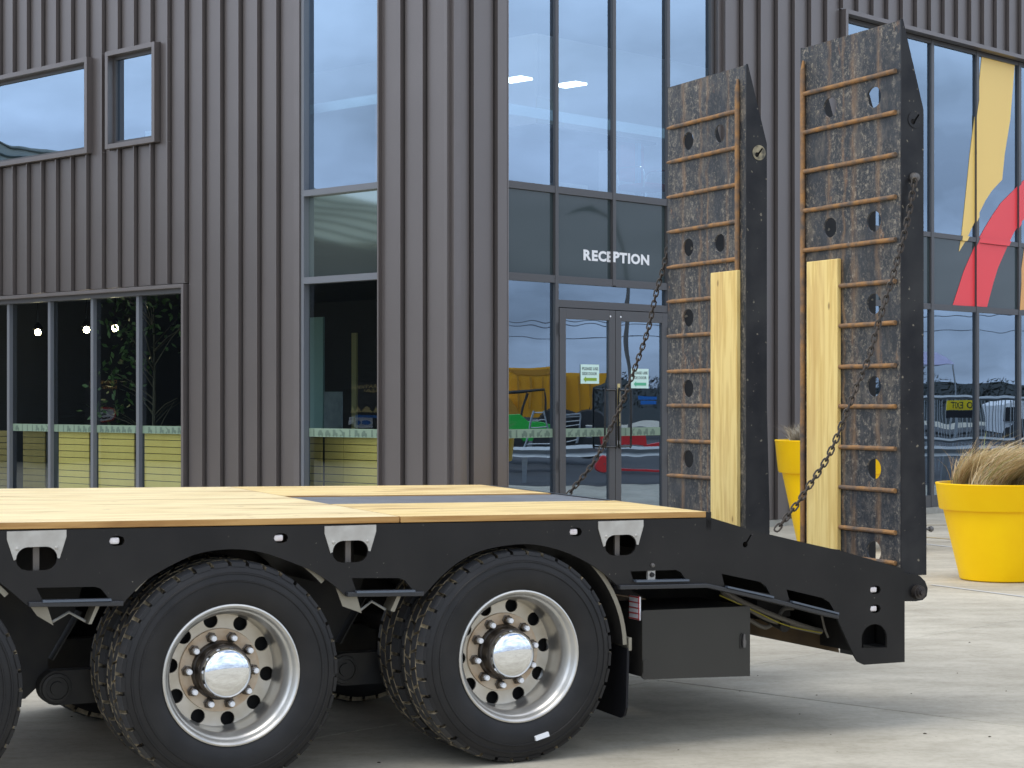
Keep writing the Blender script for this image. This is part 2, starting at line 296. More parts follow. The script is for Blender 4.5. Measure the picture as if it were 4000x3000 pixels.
def steel_deck():
    return mat('deck_steel', (.13, .135, .145), .42, .35, .5, (7, .7, (.20, .20, .205)), (30, .08))
deck_s = steel_deck()

# ------------------------------------------------------------------ mesh helpers
class MB:
    def __init__(s): s.v = []; s.f = []; s.m = []; s.sm = []
    def add(s, vs, fs, mi=0, sm=False):
        o = len(s.v); s.v += [tuple(p) for p in vs]
        for f in fs: s.f.append([i+o for i in f]); s.m.append(mi); s.sm.append(sm)
        return s
    def box(s, a, b, mi=0, M=None):
        x0, y0, z0 = a; x1, y1, z1 = b
        vs = [Vector(p) for p in ((x0, y0, z0), (x1, y0, z0), (x1, y1, z0), (x0, y1, z0), (x0, y0, z1), (x1, y0, z1), (x1, y1, z1), (x0, y1, z1))]
        if M: vs = [M@p for p in vs]
        return s.add(vs, [(0, 3, 2, 1), (4, 5, 6, 7), (0, 1, 5, 4), (1, 2, 6, 5), (2, 3, 7, 6), (3, 0, 4, 7)], mi)
    def plate(s, rings, f3, d, mi=0, ms=None):
        """rings: [outer, hole, ...] of 2-D points; f3(a, b, depth) -> 3-D point; d = (depth0, depth1)"""
        ms = mi if ms is None else ms
        flat = [p for r in rings for p in r]; tris = tessellate_polygon([[Vector((p[0], p[1], 0)) for p in r] for r in rings])
        s.add([f3(p[0], p[1], d[0]) for p in flat], tris, mi); s.add([f3(p[0], p[1], d[1]) for p in flat], [tuple(reversed(t)) for t in tris], mi)
        for r in rings:
            n = len(r); vs = [f3(p[0], p[1], d[0]) for p in r]+[f3(p[0], p[1], d[1]) for p in r]
            s.add(vs, [(i, (i+1) % n, (i+1) % n+n, i+n) for i in range(n)], ms)
        return s
    def tube(s, path, r, n=8, mi=0, closed=False, cap=True, rs=None):
        P = [Vector(p) for p in path]; L = len(P); vs = []; up = None
        for i, p in enumerate(P):
            if closed: d = P[(i+1) % L]-P[i-1]
            else: d = P[min(i+1, L-1)]-P[max(i-1, 0)]
            d.normalize()
            if up is None:
                up = Vector((0, 0, 1)) if abs(d.z) < .9 else Vector((1, 0, 0))
            a = d.cross(up).normalized(); b = a.cross(d).normalized(); up = b
            rr = rs[i] if rs else r
            for k in range(n):
                t = 2*math.pi*k/n; vs.append(p+a*math.cos(t)*rr+b*math.sin(t)*rr)
        fs = []
        for i in range(L if closed else L-1):
            j = (i+1) % L
            for k in range(n): fs.append((i*n+k, i*n+(k+1) % n, j*n+(k+1) % n, j*n+k))
        s.add(vs, fs, mi, True)
        if cap and not closed: s.add(vs[:n], [tuple(range(n))[::-1]], mi); s.add(vs[-n:], [tuple(range(n))], mi)
        return s
    def lathe(s, prof, f3, n=48, mi=0, sm=True, mis=None):
        """prof: (r, h) pairs; f3(r cos, r sin, h) -> point"""
        vs = []
        for r, h in prof:
            for k in range(n):
                t = 2*math.pi*k/n; vs.append(f3(r*math.cos(t), r*math.sin(t), h))
        for i in range(len(prof)-1):
            fs = [(i*n+k, i*n+(k+1) % n, (i+1)*n+(k+1) % n, (i+1)*n+k) for k in range(n)]
            o = len(s.v)
            if i == 0: s.v += [tuple(p) for p in vs]; base = o
            for f in fs: s.f.append([q+base for q in f]); s.m.append(mis[i] if mis else mi); s.sm.append(sm)
        return s
    def build(s, name, mats, parent=None, off=(0, 0, 0), frame=None, bev=0, sharp=35, loc=None, rz=None):
        me = bpy.data.meshes.new(name); o3 = Vector(off)
        me.from_pydata([tuple(Vector(p)-o3) for p in s.v], [], s.f)
        if not isinstance(mats, (list, tuple)): mats = [mats]
        for m in mats: me.materials.append(m)
        me.polygons.foreach_set('material_index', s.m); me.polygons.foreach_set('use_smooth', s.sm); me.update()
        bm = bmesh.new(); bm.from_mesh(me); bmesh.ops.recalc_face_normals(bm, faces=bm.faces); bm.to_mesh(me); bm.free()
        if any(s.sm): me.set_sharp_from_angle(angle=R(sharp))
        o = bpy.data.objects.new(name, me); C.objects.link(o)
        if frame: o.location = frame.world(*off); o.rotation_euler = (0, 0, frame.a)
        else: o.location = off
        if parent: o.parent = parent
        if bev:
            md = o.modifiers.new('edge', 'BEVEL'); md.width = bev; md.segments = 2; md.limit_method = 'ANGLE'; md.angle_limit = R(50)
        return o
def tag(o, label=None, cat=None, group=None, kind=None):
    if label: o['label'] = label
    if cat: o['category'] = cat
    if group: o['group'] = group
    if kind: o['kind'] = kind
    return o
def thing(name, frame, xyz, label, cat, group=None):
    o = bpy.data.objects.new(name, None); C.objects.link(o); o.empty_display_size = .3
    o.location = frame.world(*xyz); o.rotation_euler = (0, 0, frame.a)
    return tag(o, label, cat, group)
def clone(o, parent=None, loc=None):
    c = o.copy(); C.objects.link(c)
    if parent: c.parent = parent
    if loc is not None: c.location = loc
    for ch in list(o.children):
        clone(ch, c)
    return c
def smooth(pts, k=4, closed=False):
    """Catmull-Rom through 2-D or 3-D points"""
    P = [Vector(p) for p in pts]; L = len(P); o = []
    for i in range(L if closed else L-1):
        g = (lambda j: P[j % L]) if closed else (lambda j: P[max(0, min(L-1, j))])
        a, b, c, d = g(i-1), g(i), g(i+1), g(i+2)
        for q in range(k):
            t = q/k; o.append(.5*((2*b)+(c-a)*t+(2*a-5*b+4*c-d)*t*t+(3*b-a-3*c+d)*t**3))
    if not closed: o.append(P[-1])
    return o
def stadium(cx, cy, w, h, n=6):
    r = min(w, h)/2; o = []
    if w >= h:
        for s, a0 in ((1, -90), (-1, 90)):
            for k in range(n+1): t = R(a0+180*k/n); o.append((cx+s*(w/2-r)+r*math.cos(t), cy+r*math.sin(t)))
    else:
        for s, a0 in ((1, 0), (-1, 180)):
            for k in range(n+1): t = R(a0+180*k/n); o.append((cx+r*math.cos(t), cy+s*(h/2-r)+r*math.sin(t)))
    return o
def circ(cx, cy, r, n=20, ry=None): return [(cx+r*math.cos(2*math.pi*k/n), cy+(ry or r)*math.sin(2*math.pi*k/n)) for k in range(n)]
def clip(poly, x0, x1, y0, y1):
    for ax, lim, sg in ((0, x0, 1), (0, x1, -1), (1, y0, 1), (1, y1, -1)):
        outp = []
        for i in range(len(poly)):
            a, b = poly[i-1], poly[i]; ia, ib = (a[ax]-lim)*sg >= 0, (b[ax]-lim)*sg >= 0
            if ia != ib:
                t = (lim-a[ax])/(b[ax]-a[ax]); outp.append((a[0]+(b[0]-a[0])*t, a[1]+(b[1]-a[1])*t))
            if ib: outp.append(tuple(b))
        poly = outp
        if len(poly) < 3: return []
    return poly
def text_mesh(txt, height, bold=.0, spacing=1.0):
    """flat triangles of a word: list of verts (x, y) with cap height = height, faces"""
    cu = bpy.data.curves.new('t', 'FONT'); cu.body = txt; cu.offset = bold; cu.space_character = spacing; cu.resolution_u = 3
    ob = bpy.data.objects.new('t', cu); C.objects.link(ob); bpy.context.view_layer.update()
    me = bpy.data.meshes.new_from_object(ob.evaluated_get(bpy.context.evaluated_depsgraph_get()))
    vs = [(v.co.x, v.co.y) for v in me.vertices]; fs = [tuple(p.vertices) for p in me.polygons]
    bpy.data.objects.remove(ob); bpy.data.curves.remove(cu); bpy.data.meshes.remove(me)
    x0 = min(v[0] for v in vs); x1 = max(v[0] for v in vs); y0 = min(v[1] for v in vs); y1 = max(v[1] for v in vs); k = height/(y1-y0)
    return [((x-x0)*k, (y-y0)*k) for x, y in vs], fs, (x1-x0)*k
def put_text(mb, txt, height, f3, mi=0, bold=.02, width=None, spacing=1.0):
    vs, fs, w = text_mesh(txt, height, bold, spacing); kx = (width/w) if width else 1
    mb.add([f3(x*kx, y) for x, y in vs], fs, mi); return w*kx

# ------------------------------------------------------------------ ground
g = MB(); g.add([(-400, -60, -.03), (400, -60, -.03), (400, 600, -.03), (-400, 600, -.03)], [(0, 1, 2, 3)])
ground = g.build('ground', conc); tag(ground, kind='structure')
# concrete slabs: joints run parallel to the two walls
def gp(u, v):
    d = ray(u, v); k = -CZ/d.z; return BF.local(CAM+d*k)
ja, jb = gp(2680, 2655), gp(3900, 2845)
SX = 4.6; jx = (ja.x+jb.x)/2
slab0 = None; gap = .006
for i in range(-4, 9):
    for j in range(-8, 6):
        x = jx+i*SX; y = -19.3+SX*.55+j*SX
        if x > -.05 and y > -.05: continue
        if slab0 is None:
            b = MB(); h = SX/2-gap
            b.add([(-h, -h, -.03), (h, -h, -.03), (h, h, -.03), (-h, h, -.03), (-h, -h, -.004), (h, -h, -.004), (h, h, -.004), (-h, h, -.004), (-h+.005, -h+.005, 0), (h-.005, -h+.005, 0), (h-.005, h-.005, 0), (-h+.005, h-.005, 0)],
                  [(0, 1, 5, 4), (1, 2, 6, 5), (2, 3, 7, 6), (3, 0, 4, 7), (4, 5, 9, 8), (5, 6, 10, 9), (6, 7, 11, 10), (7, 4, 8, 11), (8, 9, 10, 11)])
            slab0 = b.build('slab', conc, ground); o = slab0
        else: o = slab0.copy(); C.objects.link(o)
        o.location = BF.world(x+SX/2, y+SX/2); o.rotation_euler = (0, 0, BF.a)
# faded painted lines on the yard near the planters
def gline(pts, w, m, name='painted_line'):
    b = MB(); P = [Vector(CAM+ray(u, v)*(-CZ/ray(u, v).z)) for u, v in pts]
    for a, c in zip(P, P[1:]):
        n = Vector((-(c-a).y, (c-a).x, 0)).normalized()*w/2
        b.add([(*(a-n).xy, .004), (*(c-n).xy, .004), (*(c+n).xy, .004), (*(a+n).xy, .004)], [(0, 1, 2, 3)])
    o = b.build(name, m); tag(o, kind='structure')
gline([(3560, 2052), (4150, 2050)], .07, line_y); gline([(3600, 2098), (4150, 2140)], .08, line_y)
gline([(3640, 2285), (4100, 2345)], .05, line_w); gline([(3560, 2120), (4150, 2185)], .06, line_w)

# ------------------------------------------------------------------ building
bld = thing('reception_building', BF, (0, 0, 0), 'dark ribbed metal two-storey building with glazed reception and raised corner behind the trailer', 'building')
HT = 8.6; Z0 = .09; FIN = .055
def subtract(rects, op):
    o = []
    for a, b, z0, z1 in rects:
        p, q, r0, r1 = max(a, op[0]), min(b, op[1]), max(z0, op[2]), min(z1, op[3])
        if p >= q-1e-4 or r0 >= r1-1e-4: o.append((a, b, z0, z1)); continue
        if z1 > r1+.01: o.append((a, b, r1, z1))
        if z0 < r0-.01: o.append((a, b, z0, r0))
        if p > a+.01: o.append((a, p, r0, r1))
        if q < b-.01: o.append((q, b, r0, r1))
    return o
def cladding(cols, ops, left):
    for a, b in zip(cols, cols[1:]):
        rects = [(a, b, Z0, HT)]
        for op in ops: rects = subtract(rects, op)
        for x0, x1, z0, z1 in rects:
            m = MB()
            def bx(p0, p1, d0, d1, za, zb):
                if left: m.box((d0, p0, za), (d1, p1, zb))
                else: m.box((p0, d0, za), (p1, d1, zb))
            bx(x0, x1-(.016 if x1 == b else .002), 0, .03, z0, z1)
            bx(x0, x1, .0305, .04, z0, z1)  # black backing of an added groove, stands in for the rib's shade
            m.m[-6:] = [1]*6
            if abs(x0-a) < 1e-3:                      # standing seam with a small folded lip
                bx(x0, x0+.009, -FIN, -.0005, z0+.002, z1-.002)
                bx(x0+.009, x0+.021, -FIN, -FIN+.007, z0+.002, z1-.002)
            m.build('cladding_panel', [clad, seam_shade_backing], bld)
PL, PR = .3537, .3735
colsL = [0]+[.375+PL*j for j in range(0, 36)]
opsL = [(6.70, 14, 4.86, 6.14), (5.19, 6.29, 4.87, 6.15), (4.62, 14, 0, 3.09), (1.10, 2.60, 0, HT)]
cladding(colsL, opsL, True)
colsR = [0, .300, .674, 1.0]
cladding(colsR, [(.88, 20, 0, HT)], False)
colsR2 = [4.78]+[5.151+PR*j for j in range(0, 32)]
cladding(colsR2, [(7.40, 20, 0, 6.93)], False)
m = MB(); m.box((-.006, -.006, Z0), (.15, -.001, HT)).box((-.006, -.001, Z0), (-.001, .09, HT)); m.build('corner_flashing', flash, bld)
m = MB(); m.box((.03, .03, 0), (.30, 13, Z0-.002)).box((.30, .03, 0), (17, .30, Z0-.002)).box((-.03, -.03, 0), (17, .03, Z0-.004)).box((-.03, .03, 0), (.03, 13, Z0-.004)); m.build('footing', footc, bld)
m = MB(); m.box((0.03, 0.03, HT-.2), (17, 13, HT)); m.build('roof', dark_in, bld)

def surround(name, a0, a1, z0, z1, left, w=.06, proud=.09, bottom=True, closed1=True):
    m = MB()
    def bx(p0, p1, za, zb, d0=-proud, d1=.05):
        if left: m.box((d0, p0, za), (d1, p1, zb))
        else: m.box((p0, d0, za), (p1, d1, zb))
    bx(a0, a0+w, z0, z1)
    if closed1: bx(a1-w, a1, z0, z1)
    e0, e1 = a0+w, (a1-w if closed1 else a1)
    bx(e0, e1, z1-w, z1)
    if bottom: bx(e0, e1, z0, z0+w)
    return m.build(name, flash, bld, bev=.003)
def framed(parent, a0, a1, z0, z1, left, gd, fw=.03, fd=.05, fm=None, gm=None, pane=True, name='pane'):
    """a pane at depth gd with a thin metal frame in front of it"""
    m = MB(); d0, d1 = gd-fd, gd-.002
    def bx(mm, p0, p1, za, zb, q0, q1):
        if left: mm.box((q0, p0, za), (q1, p1, zb))
        else: mm.box((p0, q0, za), (p1, q1, zb))
    if fw:
        for p in ((a0, a0+fw, z0, z1), (a1-fw, a1, z0, z1), (a0+fw, a1-fw, z0, z0+fw), (a0+fw, a1-fw, z1-fw, z1)): bx(m, *p, d0, d1)
        m.build('sash', fm or alu, parent)
    if pane:
        q = MB(); bx(q, a0+fw*.5, a1-fw*.5, z0+fw*.5, z1-fw*.5, gd, gd+.012); q.build(name, gm or glass_m, parent)
wA = surround('window', 6.68, 11.0, 4.87, 6.13, True); framed(wA, 6.74, 10.94, 4.93, 6.07, True, .04, .045, .03)
wB = surround('window', 5.20, 6.27, 4.88, 6.14, True); framed(wB, 5.26, 6.21, 4.94, 6.08, True, .04, .045, .03)
wC = surround('window', 4.63, 11, Z0, 3.075, True, .045, .07, False, False)
edges = [BF.onx(u, 1500, .02)[0] for u in (708, 534, 356, 189, 29)]; edges += [edges[-1]+(edges[-1]-edges[-2])*k for k in (1, 2)]
for p, q in zip(edges, edges[1:]):
    z1 = 2.97; pm = MB(); pm.box((.09, p+.02, .17), (.102, q-.02, z1)); pm.build('pane', glass_c, wC)
for k, p in enumerate(edges[1:]):
    MB().box((.03, p-.030, .17), (.09, p+.030, 2.97)).build('mullion', alu_l, wC, bev=.004)
MB().box((-.01, 4.675, 2.97), (.09, 11, 3.03)).build('frame_rail', alu, wC); MB().box((-.01, 4.675, Z0), (.09, 11, .17)).build('frame_rail', alu, wC)
# slot curtain wall on the left wall
cD = MB(); cD.box((.0, 2.50, Z0), (.14, 2.60, HT)).box((-.004, 1.05, Z0), (.14, 1.098, HT)); cD = cD.build('curtain_wall', flash, bld)
MB().box((.02, 2.445, Z0), (.12, 2.498, HT)).build('mullion', alu_l, cD, bev=.004)
MB().box((.02, 1.10, Z0), (.12, 1.13, HT)).build('mullion', alu, cD)
for za, zb in ((2.985, 3.06), (4.0, 4.07), (.09, .18)): MB().box((.02, 1.13, za), (.12, 2.445, zb)).build('transom', alu_l, cD)
MB().box((.10, 1.13, .18), (.112, 2.445, 2.985)).build('pane', glass_c, cD)
MB().box((.10, 1.13, 4.07), (.112, 2.445, HT-.05)).build('pane', glass_m, cD)
MB().box((.10, 1.13, 3.06), (.12, 2.445, 4.0)).build('spandrel_panel', mat('spandrel_gloss', (.42, .50, .47), .04, .9, .8), cD)
# reception curtain wall
GD = .10
cG = MB(); cG.box((.885, 0, Z0), (.905, .16, HT)).box((4.70, 0, Z0), (4.778, .16, HT)); cG = cG.build('curtain_wall', flash, bld)
gx = [.905, 1.765, 2.775, 3.79, 4.66]
for k, x in enumerate(gx):
    if k == 2: MB().box((x-.028, .055, 2.985), (x+.028, GD, HT)).build('mullion', alu, cG, bev=.004)
    elif 0 < k: MB().box((x-.028, .055, Z0), (x+.028, GD, HT)).build('mullion', alu, cG, bev=.004)
for p, q in zip(gx, gx[1:]):
    a, b = p+(.028 if p > 1 else 0), q-.028
    MB().box((a, .062, 4.0), (b, GD, 4.08)).build('transom', alu, cG)
    MB().box((a, .062, 2.975), (b, GD, 3.06)).build('transom', alu, cG)
    MB().box((a-.02, GD, 4.08), (b+.02, GD+.012, HT-.05)).build('pane', glass_m, cG)
    MB().box((a-.02, GD, 3.06), (b+.02, GD+.02, 4.0)).build('spandrel_panel', spandrel, cG)
for p, q in ((gx[0], gx[1]), (gx[3], gx[4])):
    a, b = p+(.028 if p > 1 else 0), q-.028
    MB().box((a-.02, GD, .17), (b+.02, GD+.012, 2.975)).build('pane', glass_m, cG); MB().box((a, .062, Z0), (b, GD, .17)).build('transom', alu, cG)
dx0, dx1, dxm = gx[1]+.028, gx[3]-.028, (gx[1]+gx[3])/2
MB().box((dx0, .062, 2.70), (dx1, GD, 2.785)).build('transom', alu, cG); MB().box((dx0-.01, GD, 2.785), (dx1+.01, GD+.012, 2.975)).build('pane', glass_m, cG)
for a, b, left in ((dx0+.006, dxm-.004, True), (dxm+.004, dx1-.006, False)):
    st = .105
    d = MB().box((a, .045, .10), (a+st, .095, 2.69)).box((b-st, .045, .10), (b, .095, 2.69)).box((a+st, .045, 2.57), (b-st, .095, 2.69)).box((a+st, .045, .10), (b-st, .095, .34)).build('door', alu, bld, bev=.004)
    MB().box((a+st-.005, .07, .335), (b-st+.005, .08, 2.575)).build('pane', glass_m, d)
    # closed-loop pull handle
    hx0, hx1 = (b-.26, b-.06) if left else (a-.02, a+.20)
    L = smooth([(hx0, .80), (hx0, 1.55), (hx0+.03, 1.60), (hx1-.03, 1.60), (hx1, 1.55), (hx1, .80), (hx1-.03, .75), (hx0+.03, .75)], 4, True)
    za = BF.ony(2430, 1743, 0)[1]; zb = BF.ony(2430, 1524, 0)[1]
    L = [(p.x, -.02, za+(p.y-.75)/.85*(zb-za)) for p in L]
    hd = MB().tube(L, .012, 8, 0, True); xs = hx0 if left else hx1-.06
    hd.tube([((hx0+hx1)/2, -.02, zb), ((hx0+hx1)/2, .05, zb)], .011); hd.tube([((hx0+hx1)/2, -.02, za), ((hx0+hx1)/2, .05, za)], .011)
    hd.build('door_handle', black_gloss, d)
    for zz in (.9, 1.55, 2.45):
        if left: MB().tube([(a-.012, .03, zz-.07), (a-.012, .03, zz+.07)], .012).build('hinge', alu, d)
        else: MB().tube([(b+.012, .03, zz-.07), (b+.012, .03, zz+.07)], .012).build('hinge', alu, d)
    cx = b-.09 if left else a+.09
    MB().lathe([(.0001, .040), (.011, .040), (.011, .046)], lambda x, y, h: (cx+x, h, 2.62+y), 12).build('stop_cap', wht, d)
    if not left:
        lb = MB().box((a+.03, .040, 1.33), (a+.075, .044, 1.83)); lb.build('pull_label', pushl, d)
        tx = MB()
        for k, ch in enumerate('PULL'): put_text(tx, ch, .075, lambda x, y: (a+.037+x*.8, .038, 1.71-k*.115+y))
        tx.build('pull_lettering', ink, d)
        MB().plate([circ(a+.05, 1.13, .022, 14, .045)], lambda x, z, dd: (x, dd, z), (.038, .045)).build('lock', wht, d)
# reception lettering: P sits on the mullion
rl = MB(); x = 0; u0, u1 = BF.ony(2278, 1000, GD)[0], BF.ony(2535, 1000, GD)[0]
_, _, wt = text_mesh('RECEPTION', .125, .045, 1.12)
kx = (u1-u0)/wt; zt = 3.262
w1 = text_mesh('RECE', .125, .045, 1.12)[2]*kx; w2 = text_mesh('TION', .125, .045, 1.12)[2]*kx; wp = text_mesh('P', .125, .045, 1.12)[2]*kx
for word, xs, wt_ in (('RECE', u0, w1), ('TION', u1-w2, w2)):
    ws_ = [text_mesh(c_, .125, .045)[2]*kx for c_ in word]; gp_ = (wt_-sum(ws_))/3; xx = xs
    for c_, w_ in zip(word, ws_):
        hh = .125; lt = MB(); put_text(lt, c_, hh, lambda x, z, xx=xx: (xx+x, GD-.004, zt+z), 0, .045, w_); lt.build('letter', wht, bld); xx += w_+gp_
rp = MB(); put_text(rp, 'P', .125, lambda x, z: (gx[2]-.030+x, .051, zt+z), 0, .045, wp); rp.build('letter', wht, bld)
# right-hand window with vinyl graphic
wW = surround('window', 7.41, 17, Z0, 6.92, False, .06, .09, False, False)
wx = [7.47, 8.60, 9.876, 11.15, 12.425, 13.7, 15]
for p, q in zip(wx, wx[1:]):
    a = p+(.038 if p > 8 else 0); b = q-.038
    for z0, z1, mt, nm in ((.26, 2.95, glass_m, 'pane'), (3.035, 4.0, spandrel, 'spandrel_panel'), (4.07, 6.80, glass_m, 'pane')):
        MB().box((a-.015, .10, z0), (b+.015, .112, z1)).build(nm, mt, wW)
    for z0, z1 in ((Z0, .26), (2.95, 3.035), (4.0, 4.07), (6.80, 6.86)): MB().box((a, .07, z0), (b, .10, z1)).build('transom', alu, wW)
for q in wx[1:-1]: MB().box((q-.038, .062, Z0), (q+.038, .10, 6.86)).build('mullion', alu, wW, bev=.004)
def graphic(px, m, name):
    P = [BF.ony(u, v, .06) for u, v in px]; mb = MB()
    spans = []
    for p, q in zip(wx, wx[1:]):
        for z0, z1 in ((3.037, 3.998), (4.072, 6.798)): spans.append((p+.0385, q-.0385, z0, z1, .096))
        for z0, z1 in ((3.998, 4.072),): spans.append((p+.0385, q-.0385, z0, z1, .067))
        spans.append((p-.038, p+.038, 3.0, 6.8, .059))
    for x0, x1, z0, z1, d in spans:
        c = clip(P, x0, x1, z0, z1)
        if len(c) > 2: mb.plate([c], lambda a, b, dd: (a, dd, b), (d-.001, d+.001))
    mb.build(name, m, wW)
graphic([(3844, 213), (3973, 241), (3954, 470), (3933, 600), (3923, 701), (3882, 745), (3857, 784), (3831, 837), (3806, 886), (3783, 936), (3754, 983), (3765, 912), (3781, 760), (3797, 600), (3812, 480), (3829, 362)], vy, 'window_graphic')
graphic([(4200, 560), (4100, 620), (3996, 714), (3958, 752), (3918, 792), (3886, 839), (3853, 893), (3817, 958), (3774, 1056), (3730, 1192), (3864, 1199), (3889, 1103), (3907, 1045), (3942, 965), (3969, 907), (3996, 868), (4060, 800), (4200, 720)], vr, 'window_graphic')
graphic([(3984, 1211), (3990, 1110), (4010, 960), (4060, 900), (4100, 1212)], vo, 'window_graphic')
# frosted pictogram band on the lower glass
def band(a0, a1, z0, z1, left, d, parent):
    m = MB()
    if left: m.box((d-.002, a0, z0), (d-.001, a1, z1))
    else: m.box((a0, d-.002, z0), (a1, d-.001, z1))
    m.build('frosted_band', frost, parent)
    m = MB(); x = a0+.05; zc = (z0+z1)/2; rnd = random.Random(int(a0*100))
    while x < a1-.12:
        f3 = (lambda a, z, dd: (dd, a, z)) if left else (lambda a, z, dd: (a, dd, z))
        k = rnd.randrange(4); D = (d-.004, d-.003)
        body = [[(0, -.03), (.09, -.03), (.09, .0), (.06, .03), (.03, .03), (.02, .0), (0, .0)], [(0, -.03), (.05, -.03), (.05, .0), (.09, .035), (.08, .04), (.03, .01), (0, .01)],
                [(.03, -.03), (.05, -.03), (.05, .04), (.03, .04)], [(0, -.03), (.08, -.03), (.08, .035), (.04, .035), (.03, .0), (0, .0)]][k]
        m.plate([[(x+p, zc+q) for p, q in body]], f3, D)
        for cx in (.015, .07) if k != 2 else (.04,): m.plate([circ(x+cx, zc-.033, .014, 8)], f3, D)
        x += .125
    m.build('frosted_pictogram', mat('film_ink', (.10, .15, .11), .5) if 'film_ink' not in MATS else MATS['film_ink'], parent)
zb0 = BF.onx(520, 1692, .1)[1]; zb1 = BF.onx(520, 1662, .1)[1]
for p, q in zip(edges[:4], edges[1:5]): band(p+.03, q-.03, zb0, zb1, True, .09, wC)
band(1.14, 2.44, zb0, zb1, True, .10, cD)
band(.92, 1.735, zb0, zb1, False, .10, cG)
for a, b in ((dx0+.12, dxm-.12), (dxm+.12, dx1-.12)): band(a, b, zb0, zb1, False, .07, cG)
# teal rail inside the upper floor
MB().box((.35, .5, 5.02), (.37, 6, 5.13)).box((.5, .35, 4.88), (4.6, .37, 5.0)).build('balustrade_rail', teal_rail, bld)
# rooms
m = MB(); m.box((.31, .31, .02), (17, 13, .085)); m.build('floor', in_floor, bld)
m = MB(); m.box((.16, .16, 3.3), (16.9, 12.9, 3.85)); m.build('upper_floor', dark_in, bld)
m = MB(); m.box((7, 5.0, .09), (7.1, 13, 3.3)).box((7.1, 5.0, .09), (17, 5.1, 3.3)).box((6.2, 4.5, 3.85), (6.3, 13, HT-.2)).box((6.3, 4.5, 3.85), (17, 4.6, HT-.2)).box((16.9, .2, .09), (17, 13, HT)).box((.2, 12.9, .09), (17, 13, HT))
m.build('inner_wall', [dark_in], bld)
MB().box((6.1, 4.4, 3.9), (6.15, 12, 7)).box((6.2, 4.4, 3.9), (16, 4.45, 7)).build('office_partition', in_wall, bld)

# ------------------------------------------------------------------ paper notices on the doors
def notice(u0, v0, u1, v1, am, label):
    d = .064
    (x0, z1), (x1, z0) = BF.ony(u0, v0, d), BF.ony(u1, v1, d)
    zt = z1; h = z1-z0; w = x1-x0
    o = MB().box((x0, d-.001, zt-h), (x1, d, zt)).build('paper_notice', paper, None, (x0, d, zt-h), BF); tag(o, label, 'notice', 'paper notices on the glass doors')
    t = MB()
    put_text(t, 'PLEASE USE', .034, lambda x, y: (x, 0, y), 0, .012, w*.86); put_text(t, 'SIDE DOOR', .034, lambda x, y: (x, 0, y-.058), 0, .012, w*.80)
    t.v = [(x+w*.08, -.003, z+h-.066) for x, y, z in t.v]; t.build('notice_lettering', ink, o)
    MB().plate([[(w*.14, .050), (w*.28, .083), (w*.28, .067), (w*.86, .067), (w*.86, .033), (w*.28, .033), (w*.28, .017)]], lambda a, b, dd: (a, dd, b), (-.004, -.0025)).build('notice_arrow', am, o)
notice(2268, 1423, 2340, 1499, arrow_g, 'mint paper notice with green arrow on the left glass door leaf')
notice(2465, 1440, 2533, 1517, arrow_t, 'mint paper notice with teal arrow on the right glass door leaf, partly behind the chain')

# ------------------------------------------------------------------ interior things seen through the glass
cx0, cy0 = .75, 1.0
ct = thing('reception_counter', BF, (cx0, 1.0, Z0), 'long counter clad in yellow plywood boards behind the lower left windows', 'counter')
top_z = BF.onx(500, 1690, cx0)[1]
segs = [(x, y) for x, y in ((90, 175), (230, 347), (385, 523), (565, 708+60), (-60, 40))]
segs += [(1150, 1256), (1269, 1341), (1343, 1520)]
pit = .0905
for k, (a, b) in enumerate(segs):
    ya, yb = BF.onx(b, 1700, cx0)[0], BF.onx(a, 1700, cx0)[0]
    for j in range(10):
        z1 = top_z-.005-j*pit
        if j == 0: bo = MB().box((0, 0, 0), (.02, yb-ya, pit-.009)).build('board', ply_b if a in (90, -60) else ply_y, ct); first = bo
        else: bo = first.copy(); C.objects.link(bo)
        bo.location = (0, ya-1.0, z1-pit+.009-Z0)
MB().box((.022, -.6, 0), (.5, 8.5, top_z-Z0)).build('carcass', signb, ct)
MB().box((-.04, -.6, top_z-Z0), (.6, 8.5, top_z-Z0+.03)).build('counter_top', ctop, ct)
for (u, v) in ((148, 1298), (338, 1288), (450, 1282)):
    x = 2.2; y, z = BF.onx(u, v, x)
    lp = thing('pendant_lamp', BF, (x, y, z), {148: 'lit pendant lamp seen through the leftmost full lower window pane', 338: 'lit pendant lamp beside a mullion in the middle of the lower left windows', 450: 'lit pendant lamp above the mirrored sign, rightmost of the three'}[u], 'lamp', 'lit pendant lamps in the reception')
    MB().lathe([(.001, .05), (.035, .04), (.05, 0), (.035, -.04), (.001, -.05)], lambda a, b, h: (a, b, h), 12).build('bulb', lamp_e, lp)
    MB().lathe([(.02, .16), (.03, .14), (.09, .05), (.085, .05), (.02, .13)], lambda a, b, h: (a, b, h), 14).tube([(0, 0, .15), (0, 0, 3.3-z)], .006, 5).build('shade', black_gloss, lp)
tx, ty = 1.9, 4.75
ty = BF.onx(600, 1500, tx)[0]
tr = thing('indoor_tree', BF, (tx, ty, Z0), 'leafy indoor tree with bare lower branches behind the lower left window', 'plant')
MB().lathe([(.001, 0), (.2, 0), (.26, .5), (.23, .5), (.001, .46)], lambda a, b, h: (a, b, h), 20).build('tree_pot', black_gloss, tr)
tb = MB(); lf = MB(); rn = random.Random(5); tb.tube([(0, 0, .45), (.02, .03, 1.0), (0, -.02, 1.5), (.03, .02, 2.1), (0, 0, 2.9)], .03, 6, 0, rs=[.035, .03, .026, .02, .01])
